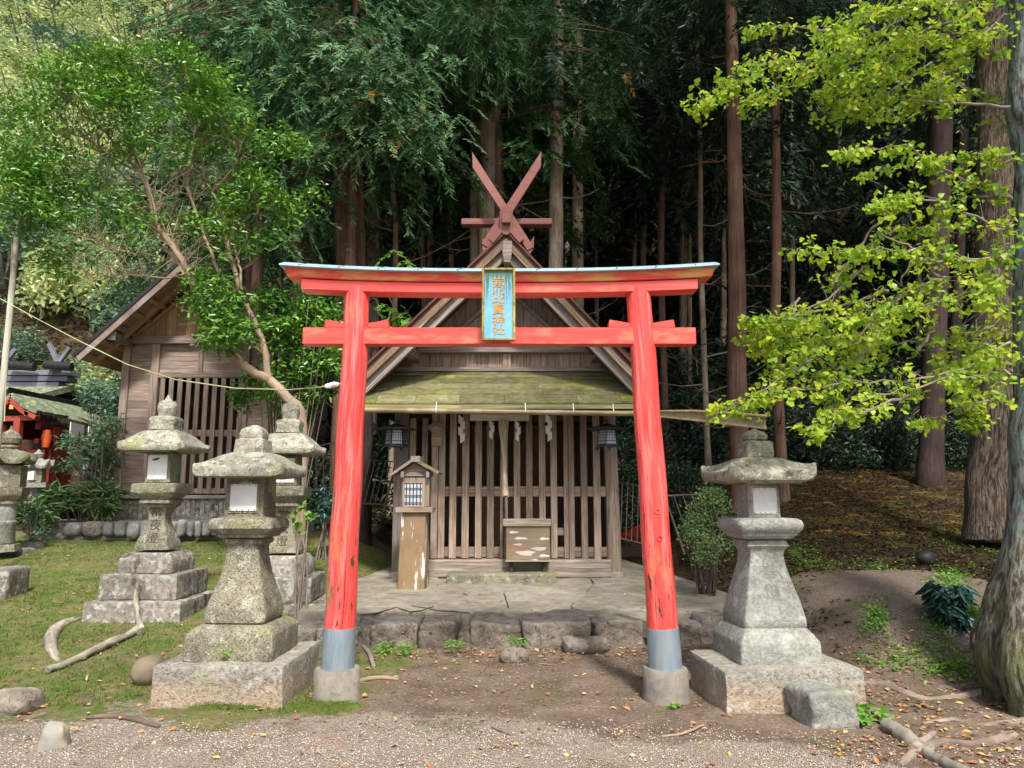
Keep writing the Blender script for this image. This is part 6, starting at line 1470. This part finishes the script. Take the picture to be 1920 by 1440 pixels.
def near_trunk():
    Y = 5.6; pl = [(2010,1330,95),(1985,1270,86),(1975,1200,98),(1975,1120,92),(1975,1000,80),(1978,880,72),(1978,760,66),(1975,640,62),(1973,500,60),(1970,380,62),(1962,250,62),(1955,120,62),(1950,0,63),(1948,-120,62)]
    pl = [(2010,1310,130),(1995,1240,140),(1990,1180,128),(1985,1110,108),(1980,1040,88),(1978,960,76),(1976,860,70),(1974,740,66),(1973,560,62),(1971,420,62),(1962,270,62),(1955,120,62),(1950,-20,63),(1948,-160,62)]
    P = smooth_path([at(a, b, Y) for a, b, r in pl], 4); RR = np.interp(np.linspace(0, len(pl)-1, len(P)), range(len(pl)), [r for a, b, r in pl])*sc(Y)
    T = thing('lichen_trunk_tree', 'blue lichened trunk with flaring mossy base cut off by the right edge', 'tree', (P[0][0], Y, 0.))
    P[0][2] = -.2
    mb = MB().tube(P, list(RR), 40, l0=0)
    # buttress flutes at the foot
    for i, v in enumerate(mb.V[0]):
        z = v[2]; k = max(0, 1-z/1.5)**1.6; c = np.array([np.interp(z, [p[2] for p in P], [p[0] for p in P]), Y]); a = math.atan2(v[1]-c[1], v[0]-c[0])
        mb.V[0][i][:2] = c+(v[:2]-c)*(1+k*(.16*math.cos(5*a+.8)+.07*math.cos(9*a)))
    mb.noise(.03, 2.6).build('trunk', MT['bark_lichen'], T, 70)
    shade_crown(T, (5.4, 6.5, 10.), (5., 4., 3.5), 8000, 'l_cam')  # second unseen crown, added to cast shade behind
near_trunk()
# ---------------------------------------------------------------- cedar forest
def crown(kind):
    parts = []; n = 70 if kind != 'far' else 46
    for i in range(n):
        h = (i+.5)/n; z = h*9.; L_ = 2.9*(1-h)**.7+.4; a = i*2.4+random.uniform(-.3,.3); k = max(3, int(L_*5.5))
        d = np.array([math.cos(a), math.sin(a), -.12]); f = rng.uniform(.12, 1, k)
        C = d*(f*L_)[:,None]; C[:,2] = z-.30*L_*f**2; C += rng.normal(size=C.shape)*.10
        D = d+rng.normal(size=(k,3))*.5; D[:,2] -= .5
        parts.append(sprays(C, D, 26 if kind != 'far' else 14, .55, .20 if kind != 'far' else .3, .035 if kind != 'far' else .06, .35))
    return merge(parts)
CR = []
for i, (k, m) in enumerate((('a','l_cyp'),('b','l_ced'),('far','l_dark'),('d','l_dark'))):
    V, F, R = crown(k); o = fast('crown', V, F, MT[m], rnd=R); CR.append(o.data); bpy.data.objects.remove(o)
    CR[i].transform(__import__('mathutils').Matrix.Translation(Vector(V.mean(0))))
def conifer(pl, w0, w1, Y, label, mat='bark_red', top=None, crownk=0, cz=9.5, dead=10, group='cedar trunks of the forest', csc=1., extra=None):
    """pl: pixel centre line from bottom to top; widths in px at bottom/top"""
    b = at(pl[0][0], pl[0][1], Y); g = float(H(b[0], Y))
    T = thing('cedar_tree', label, 'tree', (b[0], Y, g), group)
    P = [at(x, y, Y) for x, y in pl]; P = [np.array([P[0][0]+(P[0][0]-P[1][0])*.1, Y, g-.2])]+P
    d = P[-1]-P[-2]; d = d/d[2]; topz = cz+9.2*csc
    if P[-1][2] < topz-1: P += [P[-1]+d*(topz-P[-1][2])*.5, P[-1]+d*(topz-P[-1][2])]
    PP = smooth_path(P, 4); zz_ = np.array([p[2] for p in PP]); r0, r1 = w0/2*sc(Y, 3), w1/2*sc(Y, 6)
    za, zb = P[1][2], P[len(pl)][2]
    RR = np.interp(zz_, [g-.2, g+.3, g+1., za+.01 if za > g+1 else g+1.01, zb, topz], [r0*1.35, r0*1.15, r0*1.02, r0, r1, r1*.25]) if zb > g+1.5 else [r0]*len(PP)
    mb = MB().tube(PP, list(RR), 14).noise(.012, 3)
    for _ in range(dead):
        z = random.uniform(g+1.5, cz+1); f = np.interp(z, zz_, range(len(PP))); i = min(int(f), len(PP)-2); p = PP[i]+(PP[i+1]-PP[i])*(f-i)
        a = random.uniform(0, 6.28); L_ = random.uniform(.5, 2.0); dd = np.array([math.cos(a), math.sin(a), random.uniform(-.25,.4)])
        q = [p, p+dd*L_*.4+np.array([0,0,-.06]), p+dd*L_*.75+np.array([0,0,.02]), p+dd*L_+np.array([0,0,.15])]
        mb.tube(q, [.018,.013,.009,.004], 5, False)
        for _2 in range(2):
            m0 = q[random.choice([1,2])]; e = m0+dd*.3*L_+np.array([random.gauss(0,.25), random.gauss(0,.25), random.gauss(0,.25)]); mb.tube([m0, e], [.007,.003], 4, False)
    mb.build('trunk', MT[mat], T, 60)
    c = bpy.data.objects.new('crown', CR[crownk]); COL.objects.link(c); c.parent = T; q = PP[int(np.argmin(abs(zz_-cz)))]
    c.location = (q[0]-b[0], q[1]-Y, cz-g); c.rotation_euler = (0, 0, random.uniform(0, 6.28)); c.scale = (csc, csc, csc)
    if extra: extra(T)
    return T
conifer([(925,700),(922,500),(920,300),(917,120)], 54, 46, 16.6, 'thick grey brown cedar trunk rising right behind the crossed finials', 'bark_grey', crownk=1, cz=8.6, csc=1.05)
conifer([(895,700),(892,500),(891,300),(889,180)], 26, 18, 17.2, 'slimmer cedar trunk hugging the left side of the thick one behind the finials', 'bark_grey', crownk=1, cz=10.2, dead=5)
conifer([(1041,700),(1042,500),(1044,250),(1046,20)], 30, 22, 16.2, 'straight greenish cedar trunk just right of the crossed finials', 'bark_grey', crownk=3, cz=10.4)
conifer([(1084,700),(1083,450),(1084,200),(1086,60)], 25, 18, 20.5, 'pale lichened cedar trunk second to the right of the finials', 'bark_grey', crownk=3, cz=13)
conifer([(1382,735),(1382,560),(1378,330),(1374,160),(1370,0)], 36, 22, 15.2, 'thick reddish cedar trunk midway between torii and ginkgo', 'bark_red', crownk=3, cz=10.6, dead=14)
conifer([(1454,640),(1456,480),(1455,300),(1452,120)], 20, 15, 16.2, 'reddish cedar trunk close to the right of the thick reddish one', 'bark_red', crownk=3, cz=10.8, dead=16)
conifer([(1240,520),(1241,330),(1240,160),(1238,0)], 13, 10, 19.5, 'slender straight trunk above the right torii pillar', 'bark_red', crownk=2, cz=11, dead=8)
conifer([(1314,500),(1313,330),(1312,230),(1308,60)], 11, 8, 18.5, 'thinnest pinkish trunk between torii tip and the thick reddish trunk', 'bark_grey', crownk=2, cz=10, dead=14)
conifer([(645,560),(642,420),(638,300),(636,200)], 32, 27, 15.6, 'reddish brown cedar trunk above the left torii pillar', 'bark_red', crownk=0, cz=9.2, dead=12)
conifer([(676,560),(674,420),(672,300),(670,200)], 22, 18, 15.9, 'rough reddish trunk touching the one above the left torii pillar', 'bark_red', crownk=0, cz=9.8)
conifer([(700,560),(699,420),(697,300),(694,240)], 24, 20, 19.0, 'pale grey trunk behind the reddish pair above the left pillar', 'bark_grey', crownk=0, cz=11.5)
conifer([(742,480),(738,380),(734,290),(731,240)], 11, 8, 17.0, 'thin whitish trunk right of the reddish pair', 'bark_pale', crownk=2, cz=9, dead=6)
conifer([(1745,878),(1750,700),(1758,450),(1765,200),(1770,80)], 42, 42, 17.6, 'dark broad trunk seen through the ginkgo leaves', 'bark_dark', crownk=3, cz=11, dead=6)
conifer([(1205,560),(1207,420),(1212,240),(1218,60)], 12, 12, 23, 'dim trunk far back left of the slender one above the pillar', 'bark_grey', crownk=2, cz=13, dead=4)
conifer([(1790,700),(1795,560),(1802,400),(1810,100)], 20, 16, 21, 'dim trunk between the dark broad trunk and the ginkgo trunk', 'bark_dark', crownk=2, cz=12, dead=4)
conifer([(330,470),(325,300),(322,100)], 20, 14, 21, 'trunk hidden in the leaves above the storehouse ridge', 'bark_grey', crownk=0, cz=8.5, dead=0, csc=1.)
conifer([(560,640),(556,400),(550,200)], 20, 16, 15.8, 'trunk hidden in drooping foliage left of the torii roof', 'bark_red', crownk=0, cz=8.0, dead=4, csc=1.)
conifer([(470,640),(466,400),(460,200)], 20, 16, 17.5, 'trunk hidden behind the evergreen crown', 'bark_red', crownk=0, cz=8.2, dead=2, csc=1.05)
# many far dim trees further up the slope (their look is alike)
random.seed(21)
for i in range(64):
    px = random.uniform(430, 1990); Y = random.uniform(22, 38); s = random.uniform(.9, 1.35)
    x = at(px, 700, Y)[0]; g = float(H(x, Y)); yb = 930-(g-1.5)/Y*1400
    conifer([(px, yb), (px+random.uniform(-8,8), yb-300)], random.uniform(8,15), random.uniform(7,10), Y, 'dim cedar far back in the shaded forest', 'bark_grey', crownk=2, cz=g+random.uniform(5,9), dead=3, group='far dim cedars in the shaded forest', csc=s)
# understorey shrubs and hillside bushes: shared meshes
def bushmesh(n, r, ll, lw, tm, mat, per=22):
    P = []; rr = []
    for _ in range(n):
        c = rdir(1)[0]*np.array([1,1,.8])*random.random()**.35*r; c[2] = abs(c[2])*1.25
        m = per; P.append(blob(m, c, (.28*r/1.5,)*3)); rr.append(np.full(m, random.random()))
    P = np.concatenate(P); rr = np.concatenate(rr); k = len(P); D = rdir(k); D[:,2] = D[:,2]*.5-.15
    V, F, R = place(P, D, rdir(k)*.8+np.array([0,-.2,.7]), rng.uniform(.7,1.2,k)*ll, rng.uniform(.7,1.2,k)*lw, tm, rr*.6+rng.uniform(0,.4,k))
    o = fast('foliage', V, F, MT[mat], rnd=R); me = o.data; me.transform(__import__('mathutils').Matrix.Translation(Vector(V.mean(0)))); bpy.data.objects.remove(o); return me
def stemmesh(r, mat):
    mb = MB()
    for i in range(9):
        a = i*.7; L_ = r*random.uniform(.7,1.1); e = np.array([math.cos(a)*L_*.8, math.sin(a)*L_*.8, L_*1.0]); mb.tube(smooth_path([(0,0,-.1), e*.5+np.array([0,0,.2]), e], 3), [.05-.006*j for j in range(7)], 5, False)
    o = mb.build('stems', MT[mat]); me = o.data; me.transform(__import__('mathutils').Matrix.Translation(Vector(o['_o']))); bpy.data.objects.remove(o); return me
BD = [bushmesh(150, 1.5, .12, .045, LEAF, 'l_dark', 26), bushmesh(150, 1.4, .17, .035, DIA, 'l_dark', 26)]
BH = [bushmesh(170, 1.7, .15, .075, LEAF, 'l_hill', 20), bushmesh(170, 1.7, .19, .06, DIA, 'l_hill2', 20), bushmesh(150, 1.6, .2, .05, DIA, 'l_hill', 20)]
ST_ = [stemmesh(1.4, 'deadtwig'), stemmesh(1.6, 'twig')]
def inst(name, label, cat, me, st, x, y, s, group, z=None, stn='stems', fn='foliage'):
    g = float(H(x, y)) if z is None else z
    T = thing(name, label, cat, (x, y, g), group)
    for nm, d in ((fn, me), (stn, st)):
        o = bpy.data.objects.new(nm, d); COL.objects.link(o); o.parent = T
    T.scale = (s, s, s*random.uniform(.9,1.3)); T.rotation_euler = (0, 0, random.uniform(-.6, .6) if fn == 'foliage' else 0)
    return T
for i in range(165):
    Y = random.uniform(15.6, 33); px = random.uniform(560, 1900); x = at(px, 700, Y)[0]
    if Y < 19.5 and px > 1280: continue
    inst('understorey_shrub', 'dark leafy shrub in the shaded forest behind the shrine', 'shrub', BD[i%2], ST_[0], x, Y, random.uniform(.7,1.25)*(1 if Y < 22 else 1.5), 'dark shrubs of the forest understorey')
for i in range(170):
    px = random.uniform(-180, 560); Y = random.uniform(23, 50); x = at(px, 500, Y)[0]
    if px < 250 and Y < 27.5: continue
    k = random.choice([0,0,1,2]); s = random.uniform(1.1,1.9)
    inst('hillside_tree', ['pale green leafy tree on the sunlit slope at the upper left','grey green feathery tree on the slope at the upper left','yellowish feathery tree on the sunlit slope at the upper left'][k], 'tree', BH[k], ST_[1], x, Y, s, 'small trees on the sunlit slope at the upper left', stn='trunk', fn='crown')
for (px, Y, s, k) in ((60,22,.55,1),(130,21,.4,1),(210,20,.7,1),(260,22,.9,1),(180,23.5,.8,1),(320,21,.9,1),(30,25,.8,1),(250,18.5,.8,1),(380,20,1.,1),(440,18,1.,1),(520,17.5,.9,1)):
    x = at(px, 600, Y)[0]; inst('hillside_shrub', 'grey green shrub on the slope between red shrine and storehouse', 'shrub', BH[k], ST_[1], x, Y, s, 'grey green shrubs on the slope behind the storehouse')
# hanging cypress sprays of the nearest boughs, owned by one tree each
def boughs(T_label, T_name, specs, mat, m, L_, ll, lw, droop, base, group='drooping conifers behind the shrine', zt1=10.):
    C = []; 
    for px, py, rx, ry, Y, n, dep in specs:
        for _ in range(n):
            a = random.uniform(0, 6.28); q = math.sqrt(random.random()); C.append(at(px+rx*q*math.cos(a), py+ry*q*math.sin(a), Y+random.uniform(-dep, dep)))
    C = np.array(C); D = rdir(len(C),.3)+np.array([0,-.5,-.5]); V, F, R = sprays(C, D, m, L_, ll, lw, droop)
    b = at(*base); g = float(H(b[0], b[1])); T = thing(T_name, T_label, 'tree', (b[0], b[1], g), group)
    fast('crown', V, F, MT[mat], T, rnd=R)
    mb = MB(); b0 = np.array([b[0], b[1], g-.2]); t1 = np.array([b[0], b[1], zt1]); mb.tube([b0, (b0+t1)/2, t1], [.16,.13,.07], 10)
    for i in range(0, len(C), max(1, len(C)//45) if len(C) > 60 else 16):
        c = C[i]; p = np.array([b[0], b[1], c[2]+.5]); mb.tube(smooth_path([p, (p+c)/2+np.array([0,0,.25]), c], 3), [.03-.003*j for j in range(7)], 5, False)
    mb.build('trunk', MT['bark_red' if zt1 > 5 else 'bark_dark'], T, 60); return T
boughs('drooping blue green cypress left of the crossed finials, its boughs above the torii roof', 'cypress_tree', [(620,80,120,80,14.,230,.8),(740,170,90,70,13.6,150,.7),(640,230,110,60,13.8,150,.7),(780,250,60,50,13.6,70,.5),(520,150,60,100,14.2,110,.7),(830,240,40,40,13.8,26,.4),(570,290,60,40,14,50,.5)], 'l_cyp', 30, .5, .13, .026, .45, (655,560,14.8))
boughs('cypress with dense green sprays above the evergreen crown', 'cypress_tree', [(420,60,120,60,15.,190,.8),(500,60,80,60,14.8,110,.8),(300,40,60,40,15.4,50,.6),(540,420,60,60,14.2,60,.5),(620,400,40,60,14.6,20,.4)], 'l_cyp', 28, .5, .14, .03, .4, (480,560,15.4))
boughs('tall cedar with long hanging green needles at the top centre', 'cedar_tree', [(900,60,100,65,14.8,230,.6),(960,30,110,45,14.8,120,.6),(1000,110,60,50,15,60,.5),(1130,170,40,70,15.4,70,.5),(1160,60,70,50,15.6,60,.5),(850,30,60,40,14.6,60,.5)], 'l_ced', 30, .6, .26, .012, .8, (935,560,16.3))
boughs('low cypress with bright fern like sprays beside the left torii pillar top', 'cypress_tree', [(735,592,35,26,12.9,24,.3),(745,480,25,14,13.2,7,.2)], 'l_weed', 26, .34, .10, .022, .35, (690,660,13.2), zt1=4.6)
C = np.array([at(*q) for q in ((600,235,13.5),(605,240,13.4),(615,240,13.5),(722,172,13.1),(700,170,13.1),(742,210,13.2),(790,195,13.2),(760,260,13.3),(650,165,13.2),(1165,120,15),(1170,130,15),(1168,140,15),(520,45,14),(545,65,14))])
# brown dead sprays belong to the drooping cypress
DS = sprays(C, rdir(len(C),.3)+np.array([0,-.4,-.8]), 30, .4, .12, .022, .5)
T_ = [o for o in bpy.data.objects if o.get('label', '').startswith('drooping blue green cypress')][0]
fast('dry_sprays', DS[0], DS[1], MT['l_rust'], T_, rnd=DS[2])
# ---------------------------------------------------------------- camera, sky, sun
cam = bpy.data.cameras.new('camera'); co = bpy.data.objects.new('camera', cam); COL.objects.link(co)
co.location = (0, 0, CH); co.rotation_euler = (math.pi/2+TH, 0, 0)
cam.sensor_width = 36; cam.lens = 36*FP/1920; cam.clip_end = 500; cam.clip_start = .05
SC.camera = co
W = bpy.data.worlds.new('World'); SC.world = W; W.use_nodes = True
nt = W.node_tree; nt.nodes.clear(); sky = nt.nodes.new('ShaderNodeTexSky'); bg = nt.nodes.new('ShaderNodeBackground'); ou = nt.nodes.new('ShaderNodeOutputWorld')
EL, AZ = 52, 168      # sun elevation; azimuth measured clockwise from +Y
sky.sky_type = 'NISHITA'; sky.sun_disc = False; sky.sun_elevation = math.radians(EL); sky.sun_rotation = math.radians(AZ)
sky.air_density = .8; sky.dust_density = 3.5; sky.ozone_density = .4
bg.inputs[1].default_value = .125; nt.links.new(sky.outputs[0], bg.inputs[0]); nt.links.new(bg.outputs[0], ou.inputs[0])
sl = bpy.data.lights.new('sun', 'SUN'); sl.energy = 3.0; sl.angle = math.radians(6); sl.color = (1, .95, .88)
so = bpy.data.objects.new('sun', sl); COL.objects.link(so)
az = math.radians(AZ); el = math.radians(EL)
d = Vector((math.sin(az)*math.cos(el), math.cos(az)*math.cos(el), math.sin(el)))
so.rotation_euler = d.to_track_quat('Z', 'Y').to_euler(); so.location = (0, 0, 30)
vs = SC.view_settings; vs.view_transform = 'Standard'; vs.look = 'None'; vs.gamma = 1; vs.exposure = .8
SC.render.engine = 'CYCLES'; SC.cycles.max_bounces = 6; SC.cycles.transparent_max_bounces = 4
for o in bpy.data.objects:
    if '_o' in o: del o['_o']
